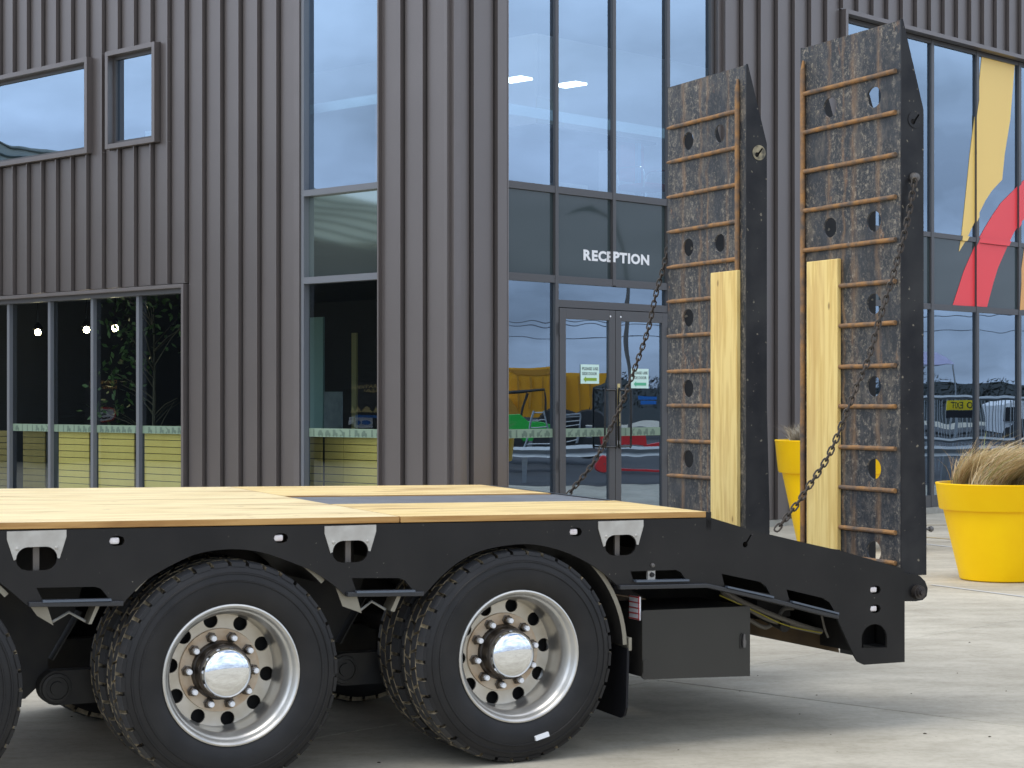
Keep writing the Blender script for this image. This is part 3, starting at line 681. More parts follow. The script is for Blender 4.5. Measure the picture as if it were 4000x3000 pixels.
for k in range(26):
    z = .9+rn.random()*1.8; a = rn.random()*6.28; l = .35+rn.random()*.55; e = Vector((math.cos(a)*l, math.sin(a)*l, z+.25+rn.random()*.4)); tb.tube([(0, 0, z), e*.5+Vector((0, 0, z*.5+.04)), e], .01, 4, rs=[.012, .008, .004])
    if z > 1.5 or rn.random() < .2:
        for q in range(26):
            p = e+Vector([rn.gauss(0, .16) for _ in range(3)]); d = Vector([rn.gauss(0, 1) for _ in range(3)]).normalized()*.06; s = d.cross(Vector([rn.gauss(0, 1) for _ in range(3)])).normalized()*.028
            lf.add([p-d, p+s, p+d, p-s], [(0, 1, 2, 3)])
tb.build('branches', bark, tr); lf.build('leaves', leafm, tr)
# tall pale panel and perforated grey panel standing inside the slot window
def slot_panel(u0, u1, v0, x, m, label, name):
    ya, z1 = BF.onx(u1, v0, x); yb = BF.onx(u0, v0, x)[0]
    o = thing(name, BF, (x, ya, Z0), label, 'panel'); MB().box((0, 0, 0), (.03, yb-ya, z1-Z0)).build('board', m, o); return o
slot_panel(1200, 1262, 1238, 2.4, mat('teal_screen', (.30, .44, .46), .5), 'tall pale teal screen inside the slot window', 'display_screen')
slot_panel(1266, 1332, 1530, 1.45, mat('grey_pegboard', (.42, .46, .54), .6, 0, .4, (9, .8, (.30, .33, .40))), 'grey perforated board standing behind the counter in the slot window', 'display_board')
slot_panel(1373, 1391, 1300, 2.2, mat('tan_post', (.42, .34, .15), .6), 'narrow tan upright post inside the slot window', 'upright_post')
# dark red curved mural inside
x = 6.9; P = [BF.onx(u, v, x) for u, v in ((-150, 1240), (20, 1270), (110, 1350), (190, 1450), (235, 1560), (250, 1700), (60, 1700), (20, 1560), (-40, 1440), (-150, 1370))]
MB().plate([P], lambda a, b, d: (d, a, b), (x-.02, x)).build('wall_mural', mural_red, bld)
# upstairs office furniture
def box_thing(name, label, cat, x, y, z, parts):
    t = thing(name, BF, (x, y, z), label, cat)
    for nm, m, a, b in parts: MB().box(a, b).build(nm, m, t, bev=.006)
    return t
UF = 3.852
xa = BF.ony(1990, 480, 1.3)[0]; xb = BF.ony(2470, 480, 1.3)[0]; zd = BF.ony(2100, 492, 1.0)[1]
dk = box_thing('office_desk', 'dark office desk with blue leg behind the upper reception glass', 'desk', xa, .9, UF, [('desk_top', desk_m, (0, 0, zd-UF-.03), (xb-xa, .9, zd-UF)), ('leg', bluel, (.45, .05, 0), (.51, .11, zd-UF-.03)), ('leg', bluel, (xb-xa-.3, .05, 0), (xb-xa-.24, .11, zd-UF-.03)), ('panel', desk_m, (.2, .8, .3), (xb-xa-.2, .82, zd-UF-.03))])
mon = box_thing('computer_monitor', 'pale backed monitor and papers on the office desk', 'monitor', xa+.5, 1.3, zd, [('screen', creamm, (0, 0, .1), (.5, .03, .42)), ('stand', desk_m, (.2, -.05, .0), (.3, .1, .1))])
bxs = box_thing('storage_box', 'pale cardboard storage box on the upper office floor', 'box', BF.ony(2190, 700, .9)[0], .9, UF, [('carton', creamm, (0, 0, 0), (.5, .4, .42))])
cxp, czp = BF.ony(2520, 690, .8)
ch = thing('office_chair', BF, (cxp, .8, UF), 'red office chair with chrome arm loops behind the upper glass', 'chair')
MB().box((-.25, -.25, .42), (.25, .25, .50)).build('seat', redch, ch, bev=.03); MB().box((-.24, .2, .55), (.24, .27, 1.05)).build('backrest', redch, ch, bev=.03)
for s in (-1, 1): MB().tube(smooth([(s*.27, -.2, .44), (s*.29, -.2, .66), (s*.29, .0, .70), (s*.29, .2, .68), (s*.26, .22, .5)], 4), .012, 6).build('arm_loop', chrome, ch)
lg = MB().tube([(0, 0, .42), (0, 0, .1)], .025)
for k in range(5): lg.tube([(0, 0, .1), (.28*math.cos(k*1.257), .28*math.sin(k*1.257), .05)], .015, 6)
lg.build('base', chrome, ch)
ya, z_ = BF.onx(1450, 680, .7)
ac = thing('armchair', BF, (.7, ya-.5, UF), 'pink leather armchair with high back behind the upper slot window', 'chair')
MB().box((0, -.35, .18), (.6, .35, .42)).build('seat', pinkch, ac, bev=.04); MB().box((-.1, -.35, .3), (.06, .35, .82)).box((-.12, -.33, .83), (.05, .33, 1.22)).build('backrest', pinkch, ac, bev=.05); MB().box((0, -.45, .1), (.6, -.36, .62)).box((0, .36, .1), (.6, .45, .62)).build('armrest', pinkch, ac, bev=.03)
for (u0, v0, u1, lab) in ((1985, 315, 2045, 'bright ceiling panel light seen through the first upper reception pane'), (2190, 335, 2267, 'bright ceiling panel light seen through the second upper reception pane')):
    zc = 6.0; y = (zc-CZ)
    d = ray((u0+u1)/2, v0); k = (zc-CZ)/d.z; p = BF.local(CAM+d*k)
    o = MB().box((-.12, -.2, 0), (.12, .2, .03)).build('ceiling_or_fill_light', panel_e, None, (0, 0, 0)); o.location = BF.world(p.x, p.y, zc); o.rotation_euler = (0, 0, BF.a); tag(o, lab, 'ceiling light', 'ceiling lights upstairs')

k_ = 0
for x_, y_, w_ in ((1.4, 1.3, 'front row, nearest the building corner'), (3.0, 1.3, 'middle of the front row'), (4.6, 1.3, 'right end of the front row'), (1.4, 3.2, 'back row, nearest the building corner'), (3.0, 3.2, 'middle of the back row'), (4.6, 3.2, 'right end of the back row')):  # glowing panels above the view, added to brighten the upper office
    o = MB().box((-.6, -.15, 0), (.6, .15, .03)).build('ceiling_or_fill_light', panel_e); o.location = BF.world(x_, y_, 8.0); o.rotation_euler = (0, 0, BF.a); tag(o, 'long unseen light panel added upstairs, '+w_, 'ceiling light', 'ceiling lights upstairs')
# ------------------------------------------------------------------ the place opposite, seen as reflections: built where it stands, mirrored across the glass
def refl(u, v, D, left, depth=0):
    """real-world point whose mirror image in the left/right wall lies at pixel (u, v), D metres out"""
    d = ray(u, v); p = CAM+d*D; p = p+Vector((0, depth, 0)); q = BF.local(p)
    if left: q.x = 2*.10-q.x
    else: q.y = 2*.10-q.y
    return BF.world(q.x, q.y, q.z)
def rprism(mb, px, D, th, left, mi=0):
    return mb.plate([px], lambda a, b, dd: refl(a, b, D, left, dd), (0, th), mi)
def rthing(name, label, cat, u, v, D, left):
    o = bpy.data.objects.new(name, None); C.objects.link(o); p = refl(u, v, D, left); p.z = 0; o.location = p
    return tag(o, label, cat)
def rbuild(mb, name, m, par): return mb.build(name, m, par, tuple(par.location)) if False else _rb(mb, name, m, par)
def _rb(mb, name, m, par):
    mb.v = [tuple(Vector(p)-par.location) for p in mb.v]; o = mb.build(name, m, par); return o
# shed on the left
sh = rthing('hire_shed', 'dark corrugated shed with curved pale roof opposite the left wall, seen mirrored in its glass', 'building', 600, 1565, 52, True)
m = MB(); rprism(m, [(-900, 900), (1700, 940), (1700, 1810), (-900, 1810)], 52, 12, True); _rb(m, 'wall', shedm, sh)
m = MB()
for k in range(90): z = 1000+k*9; m.add([refl(-900, z, 51.98, True), refl(1700, z, 51.98, True), refl(1700, z+4, 51.93, True), refl(-900, z+4, 51.93, True)], [(0, 1, 2, 3)])
o = _rb(m, 'wall_rib', shedm, sh); tag(o, kind='stuff')
m = MB(); rprism(m, [(-900, 480), (0, 560), (600, 640), (1180, 716), (1260, 742), (1500, 800), (1700, 860), (1700, 950), (1480, 953), (1350, 948), (1240, 930), (1180, 918), (-900, 880)], 51, 13, True); _rb(m, 'roof', roofm, sh)
m = MB()
for k in range(5): y = 780+k*32; m.tube([refl(u, y+(u-1180)*.18+12*math.sin(u/90+k), 50.97, True) for u in range(-800, 1700, 60)], .03, 4)
m.build('x', roofm); bpy.data.objects.remove(bpy.data.objects['x'])
m2 = MB()
for k in range(6): m2.tube([refl(u, 760+k*32+(u-1180)*.17+9*math.sin(u/90+k), 50.96, True) for u in range(-800, 1700, 60)], .03, 4)
_rb(m2, 'roof_seam', mat('seam', (.07, .09, .08), .6), sh)
def rtext(mb, txt, u_r, v, wpx, hpx, D, left, mi=0):
    put_text(mb, txt, hpx, lambda x, y: refl(u_r-x, v-y, D, left), mi, .02, wpx)
sg = rthing('hire_sign', 'black drive-through sign with orange lettering on the shed, seen mirrored', 'sign', 400, 1600, 50.5, True)
m = MB(); rprism(m, [(340, 1480), (452, 1480), (452, 1660), (340, 1660)], 50.5, .05, True); _rb(m, 'sign_board', signb, sg)
m = MB(); rtext(m, 'DRIVETHRU', 450, 1502, 95, 12, 50.4, True); rtext(m, 'HIRE SHED', 450, 1522, 95, 12, 50.4, True); _rb(m, 'sign_lettering', orange_t, sg)
m = MB(); m.plate([circ(413, 1617, 27, 24), circ(413, 1617, 22, 24)], lambda a, b, dd: refl(a, b, 50.3, True, dd), (0, .03)); _rb(m, 'red_ring', redt, sg)
m = MB(); m.plate([circ(413, 1617, 22, 24)], lambda a, b, dd: refl(a, b, 50.35, True, dd), (0, .03)); _rb(m, 'white_disc', wht, sg)
m = MB(); rtext(m, '5', 424, 1632, 18, 30, 50.25, True); _rb(m, 'speed_numeral', ink, sg)
sg = rthing('safety_sign', 'black operational area sign with warning triangles on the shed, seen mirrored in the slot window', 'sign', 1420, 1600, 50.5, True)
m = MB(); rprism(m, [(1370, 1495), (1560, 1495), (1560, 1665), (1370, 1665)], 50.5, .05, True); _rb(m, 'sign_board', signb, sg)
m = MB(); rtext(m, 'OPERATIONAL', 1500, 1516, 125, 12, 50.4, True); rtext(m, 'AREA!', 1490, 1530, 60, 11, 50.4, True)
for k in range(5): m.plate([[(1370+k*26, 1610), (1383+k*26, 1584), (1396+k*26, 1610)]], lambda a, b, dd: refl(a, b, 50.4, True, dd), (0, .02))
_rb(m, 'sign_lettering', mat('sign_tan', (.6, .45, .18), .5), sg)
m = MB(); m.plate([[(1366, 1626), (1396, 1626), (1396, 1655), (1366, 1655)]], lambda a, b, dd: refl(a, b, 50.4, True, dd), (0, .02)); m.plate([[(1399, 1632), (1446, 1632), (1446, 1668), (1399, 1668)]], lambda a, b, dd: refl(a, b, 50.4, True, dd), (0, .02)); _rb(m, 'pictogram_panel', wht, sg)
m = MB(); m.plate([circ(1412, 1650, 8), ], lambda a, b, dd: refl(a, b, 50.3, True, dd), (0, .02)); m.plate([circ(1432, 1650, 8)], lambda a, b, dd: refl(a, b, 50.3, True, dd), (0, .02)); m.plate([[(1399, 1622), (1480, 1622), (1480, 1632), (1399, 1632)]], lambda a, b, dd: refl(a, b, 50.3, True, dd), (0, .02)); _rb(m, 'blue_pictogram', blue_s, sg)
# machinery yard and road on the right
m = MB(); c4 = []
for D, u in ((37.2, 700), (37.2, 5200), (120, 5200), (120, 700)):
    p = refl(u, HOR, D, False); c4.append((p.x, p.y, .004))
m.add(c4, [(0, 1, 2, 3)]); o = m.build('road', mat('asphalt', (.050, .050, .052), .85, 0, .3, (1.5, .6, (.075, .073, .07)))); tag(o, kind='structure')
rr = rthing('guard_rail', 'galvanised steel guard rail along the road, seen mirrored in the reception glass', 'guard rail', 2300, 1700, 38, False)
m = MB()
for k in range(-5, 30):
    u0 = 1600+k*110
    for a, b, th in ((1742, 1754, .06), (1754, 1768, .0), (1768, 1782, .06)):
        m.add([refl(u0, a, 38, False, th), refl(u0+111, a, 38, False, th), refl(u0+111, b, 38, False, .06-th), refl(u0, b, 38, False, .06-th)], [(0, 1, 2, 3)])
_rb(m, 'rail', rail_m, rr)
for k in range(0, 8):
    m = MB(); u0 = 1700+k*330; rprism(m, [(u0, 1750), (u0+22, 1750), (u0+22, 1886), (u0, 1886)], 38.3, .12, False); _rb(m, 'post', rail_m, rr)
tk = rthing('dump_truck', 'yellow dump truck parked beyond the guard rail, seen mirrored in the reception glass', 'truck', 2200, 1600, 50, False)
m = MB(); rprism(m, [(1900, 1600), (1920, 1440), (2160, 1432), (2190, 1462), (2360, 1462), (2350, 1500), (2310, 1515), (2290, 1600), (2200, 1625), (1900, 1640)], 50, 2.3, False); _rb(m, 'tipper_body', yt, tk)
m = MB(); rprism(m, [(1990, 1446), (2150, 1440), (2172, 1464), (2020, 1470)], 49.97, .1, False); rprism(m, [(1860, 1500), (2000, 1560), (2040, 1640), (1860, 1680)], 49.5, 1, False); _rb(m, 'cab', mat('machine_yellow_dark', (.42, .19, .01), .5), tk)
m = MB(); put_text(m, 'AMMANN YARD', 16, lambda x, y: refl(2150-x, 1505-y, 49.9, False), 0, .03, 110); _rb(m, 'body_lettering', ink, tk) if False else None
for cu in (1960, 2180, 2290):
    m = MB(); m.lathe([(.2, 0), (.62, 0), (.66, .1), (.66, .5), (.2, .5)], lambda a, b, h, cu=cu: refl(cu+a*150, 1690-b*150, 49.6, False, h), 24); _rb(m, 'wheel', tyre_far, tk)
for k in range(7):
    m = MB(); uu = 2020+k*46; rprism(m, [(uu, 1475), (uu+7, 1475), (uu+7, 1600-k*3), (uu, 1600)], 49.85, .1, False); _rb(m, 'body_rib', MATS['machine_yellow_dark'], tk)
lad = rthing('ladder_rack', 'grey steel ladder frames in front of the yellow truck, seen mirrored in the reception glass', 'ladder', 2120, 1700, 41, False)
for (a, b, c_, d) in ((2085, 1605, 2030, 1770), (2120, 1605, 2165, 1770), (2190, 1620, 2255, 1610), (2255, 1612, 2240, 1735)):
    m = MB().tube([refl(a, b, 41, False), refl(c_, d, 41, False)], .022, 5); _rb(m, 'stile', rail_m, lad)
for k in range(6):
    t_ = k/5; m = MB().tube([refl(2085-50*t_, 1612+150*t_, 41, False), refl(2120+40*t_, 1612+150*t_, 41, False)], .014, 4); _rb(m, 'ladder_rung', rail_m, lad)
    m = MB().tube([refl(2192+3*k, 1628+20*k, 41, False), refl(2252-2*k, 1622+20*k, 41, False)], .014, 4); _rb(m, 'ladder_rung', rail_m, lad)
bs_ = rthing('blue_hire_sign', 'small blue sign boards beyond the rail, seen mirrored in the right door leaf', 'sign', 2520, 1560, 46, False)
m = MB(); rprism(m, [(2478, 1546), (2560, 1546), (2560, 1560), (2478, 1562)], 46, .05, False); _rb(m, 'sign_board', blue_s, bs_)
m = MB(); rprism(m, [(2488, 1566), (2558, 1566), (2558, 1582), (2488, 1584)], 46, .05, False); _rb(m, 'sign_board', blue_s, bs_)
gr = rthing('green_utility_vehicle', 'bright green utility vehicle with roll bar, seen mirrored in the reception glass', 'vehicle', 2060, 1700, 44, False)
m = MB(); rprism(m, [(1940, 1660), (1960, 1625), (2030, 1622), (2060, 1650), (2100, 1648), (2155, 1665), (2155, 1720), (1940, 1720)], 44, 1.2, False); _rb(m, 'body', gt, gr)
m = MB(); m.tube([refl(u, v, 44.1, False) for u, v in ((1930, 1545), (2040, 1536), (2125, 1532), (2130, 1560), (2128, 1650))], .035, 6); m.tube([refl(u, v, 44.1, False) for u, v in ((2060, 1542), (2040, 1600), (2030, 1650))], .03, 6); _rb(m, 'roll_bar', tyre_far, gr)
for cu in (1990, 2120):
    m = MB(); m.lathe([(.05, 0), (.28, 0), (.3, .25), (.05, .25)], lambda a, b, h, cu=cu: refl(cu+a*160, 1735-b*160, 43.8, False, h), 20); _rb(m, 'wheel', tyre_far, gr)
rd = rthing('red_mower', 'red towed farm implement, seen mirrored in the right door leaf', 'machine', 2450, 1700, 43, False)
m = MB(); rprism(m, [(2332, 1690), (2360, 1680), (2470, 1690), (2490, 1672), (2505, 1676), (2512, 1735), (2340, 1740)], 43, .9, False); rprism(m, [(2500, 1735), (2570, 1725), (2590, 1700), (2600, 1740), (2600, 1750), (2500, 1750)], 43, .4, False); rprism(m, [(2340, 1828), (2590, 1835), (2590, 1842), (2340, 1838)], 42.5, .2, False); _rb(m, 'hood', rt, rd)
m = MB(); m.lathe([(.02, 0), (.18, 0), (.2, .15), (.02, .15)], lambda a, b, h: refl(2345+a*170, 1815-b*170, 37.7, False, h), 18); _rb(m, 'wheel', rt, rd)
tp = rthing('street_pole', 'grey street pole with curved arm, seen mirrored above the doors', 'pole', 2470, 1500, 60, False)
m = MB(); m.tube([refl(2455, 1830, 60, False), refl(2450, 1250, 60, False), refl(2448, 1090, 60, False), refl(2435, 980, 60, False), refl(2400, 862, 60, False), refl(2330, 822, 60, False)], .055, 6); _rb(m, 'pole', pole_m, tp)
m = MB(); rprism(m, [(2215, 837), (2250, 817), (2290, 807), (2312, 802), (2318, 809), (2336, 820), (2334, 830), (2300, 821), (2262, 823)], 60, .3, False); _rb(m, 'lamp_head', tyre_far, tp)
wl = rthing('power_lines', 'sagging overhead power lines, seen mirrored in the lower glass', 'wires', 3200, 1300, 70, False)
m = MB()
for k, (v, sag) in enumerate(((1236, 26), (1243, 30), (1302, 12))):
    m = MB(); m.tube([refl(u, v+sag*math.sin((u-1500)/700+k*.2), 70, False) for u in range(1200, 4600, 60)], .013, 4); _rb(m, 'wire', mat('wire_grey', (.07, .08, .10), .6) if 'wire_grey' not in MATS else MATS['wire_grey'], wl)
tl = rthing('distant_hedge', 'bare hedge and scrub along the far side of the yard, seen mirrored', 'hedge', 3000, 1500, 85, False)
m = MB(); rn = random.Random(9)
for k in range(9000):
    u = rn.uniform(1500, 4300); top = 1485-28*math.sin(u/130)-18*math.sin(u/47)-abs(rn.gauss(0, 9)); v = rn.uniform(top, 1600); D = 85+rn.random()*4
    d = rn.uniform(4, 12); m.add([refl(u, v, D, False), refl(u+d, v-rn.uniform(-12, 14), D, False), refl(u+d*.3, v+d*.4, D+.4, False)], [(0, 1, 2)])
o = _rb(m, 'twigs', shrub, tl)
yb = rthing('yard_shed', 'low grey-green sheds beyond the hedge, seen mirrored in the right-hand glass', 'building', 3000, 1550, 95, False)
m = MB(); rprism(m, [(900, 1510), (2180, 1505), (2260, 1478), (2420, 1480), (2470, 1510), (3500, 1520), (3600, 1495), (4200, 1500), (4700, 1520), (4700, 1650), (900, 1650)], 95, 6, False); _rb(m, 'wall', mat('far_shed', (.08, .09, .09), .8), yb)
wtk = rthing('white_truck', 'white truck cab, seen mirrored in the right-hand window', 'truck', 3960, 1600, 55, False)
m = MB(); rprism(m, [(3925, 1580), (3945, 1563), (4060, 1560), (4060, 1690), (3925, 1690)], 55, 2.2, False); _rb(m, 'cab', wht, wtk)
m = MB(); rprism(m, [(3930, 1590), (3985, 1588), (3985, 1642), (3928, 1645)], 54.9, .05, False); _rb(m, 'windscreen', black_gloss, wtk)
m = MB(); m.lathe([(.1, 0), (.5, 0), (.1, .3)], lambda a, b, h: refl(3990+a*136, 1705-b*136, 54.6, False, h), 20); _rb(m, 'wheel', tyre_far, wtk)
ns_ = rthing('no_exit_sign', 'yellow no exit sign on a steel fence, seen mirrored in the right-hand window', 'sign', 3760, 1590, 42, False)
m = MB(); rprism(m, [(3700, 1567), (3815, 1565), (3815, 1603), (3700, 1605)], 42, .03, False); _rb(m, 'yellow_board', signy, ns_)
m = MB(); rprism(m, [(3700, 1606), (3815, 1604), (3815, 1632), (3700, 1634)], 42, .03, False); _rb(m, 'black_board', signb, ns_)
m = MB(); rtext(m, 'NO EXIT', 3812, 1598, 104, 26, 41.9, False); _rb(m, 'sign_lettering', ink, ns_)
fn = rthing('yard_fence', 'grey steel mesh fence of the yard opposite, seen mirrored in the right-hand window', 'fence', 3800, 1650, 43, False)
m = MB()
for v in (1552, 1715, 1775): m.tube([refl(3400, v, 43, False), refl(4500, v+4, 43, False)], .05, 4)
_rb(m, 'rail', rail_m, fn)
m = MB()
for k in range(90): m.tube([refl(3400+k*12, 1555, 43, False), refl(3400+k*12, 1830, 43, False)], .012, 3)
_rb(m, 'bars', rail_m, fn)
tn = rthing('marquee_tent', 'white peaked marquee, seen mirrored in the right-hand window', 'tent', 3640, 1430, 60, False)
m = MB(); rprism(m, [(3520, 1410), (3600, 1372), (3668, 1374), (3735, 1418), (3520, 1424)], 60, 3, False); _rb(m, 'canopy', mat('tent_fabric', (.65, .62, .85), .6), tn)
for u in (3530, 3725):
    m = MB(); m.tube([refl(u, 1420, 61, False), refl(u, 1760, 61, False)], .04, 5); _rb(m, 'leg', rail_m, tn)

# ------------------------------------------------------------------ trailer
tl_ = thing('low_loader_trailer', TF, (0, 0, 0), 'black low loader trailer with timber deck, alloy wheels and two raised rusty loading ramps', 'trailer')
def TP(u, v, t=0): return TF.ony(u, v, t)
def fy(a, b, d): return (a, d, b)                # plates parallel to the side of the trailer
def deckz(s, t): return 1.118-.0115*s+.012*t
s0 = TP(-900, 2080)[0]; s_end = TP(2757, 2010)[0]; s_step = TP(1562, 2040)[0]
def px(L, k=0):
    P = [TP(u, v) for u, v in L]
    return [tuple(p) for p in smooth(P, k)] if k else P
top = [(s0, deckz(s0, 0)-.031)] + [(s, deckz(s, 0)-.031) for s in (-2.3, -1.2, 0, .9)]+[TP(2772, 2021)]
slope = px([(2933, 2070), (3148, 2121), (3287, 2152), (3534, 2223)])
tail = px([(3534, 2586), (3376, 2597), (3352, 2585), (3335, 2557), (3303, 2488), (3270, 2416), (3009, 2354), (2756, 2294), (2415, 2300)])
arch2 = px([(2410, 2285), (2349, 2232), (2264, 2181), (2174, 2145), (2053, 2125), (1903, 2145), (1800, 2190), (1722, 2253), (1662, 2318)], 4)
mid = px([(1650, 2328), (1352, 2330)])
arch1 = px([(1340, 2318), (1300, 2283), (1225, 2233), (1145, 2199), (1025, 2158), (904, 2145), (784, 2160), (693, 2196), (573, 2265), (492, 2344)], 4)
mid2 = px([(478, 2366), (110, 2368)])
arch0 = px([(100, 2360), (0, 2277), (-110, 2212)], 4)
d01 = TP(908, 2643)[0]-TP(2031, 2578)[0]         # axle spacing along the trailer (negative)
s_w = [TP(2031, 2578)[0], TP(2031, 2578)[0]+d01, TP(2031, 2578)[0]+2*d01]
arch0 += [(p[0]+d01, p[1]+.012) for p in arch1[len(arch1)//3:]]
outer = top+slope+tail+arch2+mid+arch1+mid2+arch0+[(s0, arch0[-1][1])]
holes = []
for u, v in ((143, 2182), (1368, 2154), (2424, 2129)): s, z = TP(u, v); holes.append(stadium(s, z, .165, .095))
for u, v in ((453, 2113), (1094, 2102), (2246, 2078), (3417, 2304), (3417, 2378)): s, z = TP(u, v); holes.append(stadium(s+.004, z, .064, .040, 4))
for L in ([(2461, 2236), (2690-30, 2228), (2680, 2262), (2476, 2268)],): pass
holes.append(px([(2463, 2232), (2640, 2226), (2660, 2236), (2678, 2262), (2474, 2268)]))
holes.append(px([(2819, 2241), (2970, 2273), (2992, 2290), (3008, 2321), (2830, 2288)]))
holes.append(px([(3072, 2302), (3215, 2336), (3240, 2352), (3260, 2388), (3084, 2346)]))
holes.append(px([(1374, 2258), (1560, 2258), (1583, 2268), (1610, 2302), (1390, 2306)]))
holes.append(px([(142, 2296), (372, 2292), (395, 2300), (424, 2336), (165, 2342)]))
kh = TP(2911, 2127); holes.append([(kh[0]+.014*math.cos(R(a)), kh[1]+.014*math.sin(R(a))) for a in range(70, 391, 20)]+[(kh[0]+.036, kh[1]+.043), (kh[0]+.030, kh[1]+.047)])
hs = TP(3366, 2531); he = TP(3465, 2529); wD = he[0]-hs[0]; zt = TP(3415, 2438)[1]
holes.append([hs, he]+[(hs[0]+wD/2+wD/2*math.cos(R(a)), hs[1]+.045+(zt-hs[1]-.045)*math.sin(R(a))) for a in range(0, 181, 15)])
for T_, nm in ((0, 'near'), (2.49, 'far')):
    m = MB(); m.plate([outer]+holes, fy, (T_-.0, T_+.014)); o = m.build('side_plate', plate_b, tl_, bev=.0018)
# rolled lower flange
fl = MB()
for L in (px([(2415, 2297), (2756, 2290), (3009, 2347), (3268, 2412)]), px([(1650, 2322), (1352, 2325)]), px([(478, 2360), (110, 2364)])):
    for T_ in (-.02, 2.49):
        fl = MB(); P = L; n = len(P); vs = []
        for s, z in P: vs += [(s, T_, z-.006), (s, T_, z+.014), (s, T_+.10, z+.014), (s, T_+.10, z-.006)]
        fs = []
        for i in range(n-1):
            for k in range(4): a, b = i*4+k, i*4+(k+1) % 4; fs.append((a, b, b+4, a+4))
        fl.add(vs, fs+[(0, 1, 2, 3), tuple((n-1)*4+k for k in (3, 2, 1, 0))]); fl.build('lower_flange', flange_m, tl_, bev=.003)
# paler bars lying along the openings
lipm = mat('pale_lip_paint', (.10, .12, .15), .3, .3)
for a, b in (((2476, 2266), (2682, 2262)), ((2832, 2288), (3012, 2328)), ((3086, 2346), (3266, 2392)), ((1386, 2308), (1614, 2304)), ((163, 2344), (430, 2338))):
    (x0, z0), (x1, z1) = TP(*a), TP(*b); pb = MB().add([(x0, -.026, z0-.008), (x1, -.026, z1-.008), (x1, -.026, z1+.001), (x0, -.026, z0+.001), (x0, .02, z0-.008), (x1, .02, z1-.008), (x1, .02, z1+.001), (x0, .02, z0+.001)],
        [(0, 1, 2, 3), (4, 7, 6, 5), (3, 2, 6, 7), (0, 4, 5, 1), (0, 3, 7, 4), (1, 5, 6, 2)]); pb.build('opening_lip', lipm, tl_)
# hinge lug with pin
lug = px([(3500, 2241), (3537, 2240), (3575, 2243), (3600, 2250), (3622, 2272), (3632, 2300), (3628, 2330), (3612, 2345), (3585, 2350), (3544, 2350), (3500, 2352)])
pin = TP(3590, 2313)
for T_ in (.016, .93, 1.40, 2.44):
    m = MB().plate([lug], fy, (T_, T_+.03)); m.build('hinge_lug', plate_b, tl_, bev=.002)
m = MB().lathe([(.001, -.035), (.014, -.035), (.014, -.022), (.024, -.022), (.024, -.010), (.034, -.010), (.036, .016), (.020, .02), (.020, 2.48)], lambda a, b, h: (pin[0]+a, h, pin[1]+b), 20); m.build('hinge_pin', mat('greasy_pin', (.05, .045, .045), .35, .6, .5, (20, .7, (.10, .08, .06))), tl_)
# aluminium tie brackets, one mesh placed three times
bs, bz = TP(2424, 2129); tz = TP(2424, 2034)[1]
def arcdn(r, h): return [(r*math.cos(R(a)), h*math.sin(R(a))) for a in range(170, 9, -20)]
H_ = tz-bz
out_b = [(-.118, H_), (.118, H_), (.118, H_-.028), (.091, -.002)]+[]+[(.0825-.0475+.0475*math.cos(R(a)), .0475*math.sin(R(a))) for a in range(0, 91, 15)]+[(-.0825+.0475+.0475*math.cos(R(a)), .0475*math.sin(R(a))) for a in range(90, 181, 15)]+[(-.091, -.004), (-.118, H_-.032)]
first = None
for u, v in ((2424, 2129), (1368, 2154), (143, 2182)):
    s, z = TP(u, v)
    if first is None:
        first = MB().plate([out_b], fy, (-.006, 0)).build('tie_bracket', bracket_m, tl_, bev=.001); o = first
        for dx in (-.078, .078): MB().lathe([(.001, -.012), (.006, -.010), (.008, -.0061)], lambda a, b, h: (dx+a, h, .042+b), 10).build('rivet', bracket_m, first)
        o.location = (s, 0, z)
    else: o = clone(first, tl_, (s, 0, z))
for u, v in ((143, 2182), (1368, 2154), (2424, 2129)):
    s, z = TP(u, v); MB().box((s-.005, .045, z-.07), (s+.02, .06, z+.08)).build('tie_bar', mat('dull_bar', (.16, .14, .12), .5, .5) if 'dull_bar' not in MATS else MATS['dull_bar'], tl_)
    MB().box((s-.15, .35, z-.1), (s+.15, .37, z+.12)).build('backing_web', black_m, tl_)
for u, v in ((453, 2113), (1094, 2102), (2246, 2078), (3417, 2304), (3417, 2378)):
    s, z = TP(u, v)
    lm = MB().box((s-.029, .002, z-.014), (s+.016, .02, z+.014)).build('marker_lamp', lens_m, tl_, bev=.008)
# deck boards
def boards(t0, t1, sa, sb, n, matl=deck_w):
    w = (t1-t0)/n
    for k in range(n):
        a, b = t0+k*w+.001, t0+(k+1)*w-.001; m = MB(); th = .027
        vs = [(s, t, deckz(s, t)-d) for d in (0, th) for s, t in ((sa, a), (sb, a), (sb, b), (sa, b))]
        m.add(vs, [(0, 1, 2, 3)], 0); m.add(vs, [(4, 7, 6, 5), (0, 4, 5, 1), (1, 5, 6, 2), (2, 6, 7, 3), (3, 7, 4, 0)], 1)
        m.build('deck_board', [matl, deck_edge], tl_, bev=.003)
boards(-.004, 2.47, s_step-2.40, s_step-.003, 3, deck_o); boards(-.004, 2.47, s0, s_step-2.406, 3, deck_o)
boards(-.004, .885, s_step+.003, s_end, 1); boards(1.56, 2.47, s_step+.003, s_end-.03, 1)
m = MB(); vs = [(s, t, deckz(s, t)-.006-d) for d in (0, .02) for s, t in ((s_step+.002, .887), (s_end, .887), (s_end, 1.558), (s_step+.002, 1.558))]
m.add(vs, [(0, 1, 2, 3), (4, 7, 6, 5), (0, 4, 5, 1), (1, 5, 6, 2), (2, 6, 7, 3), (3, 7, 4, 0)]); m.build('deck_spine', deck_s, tl_)
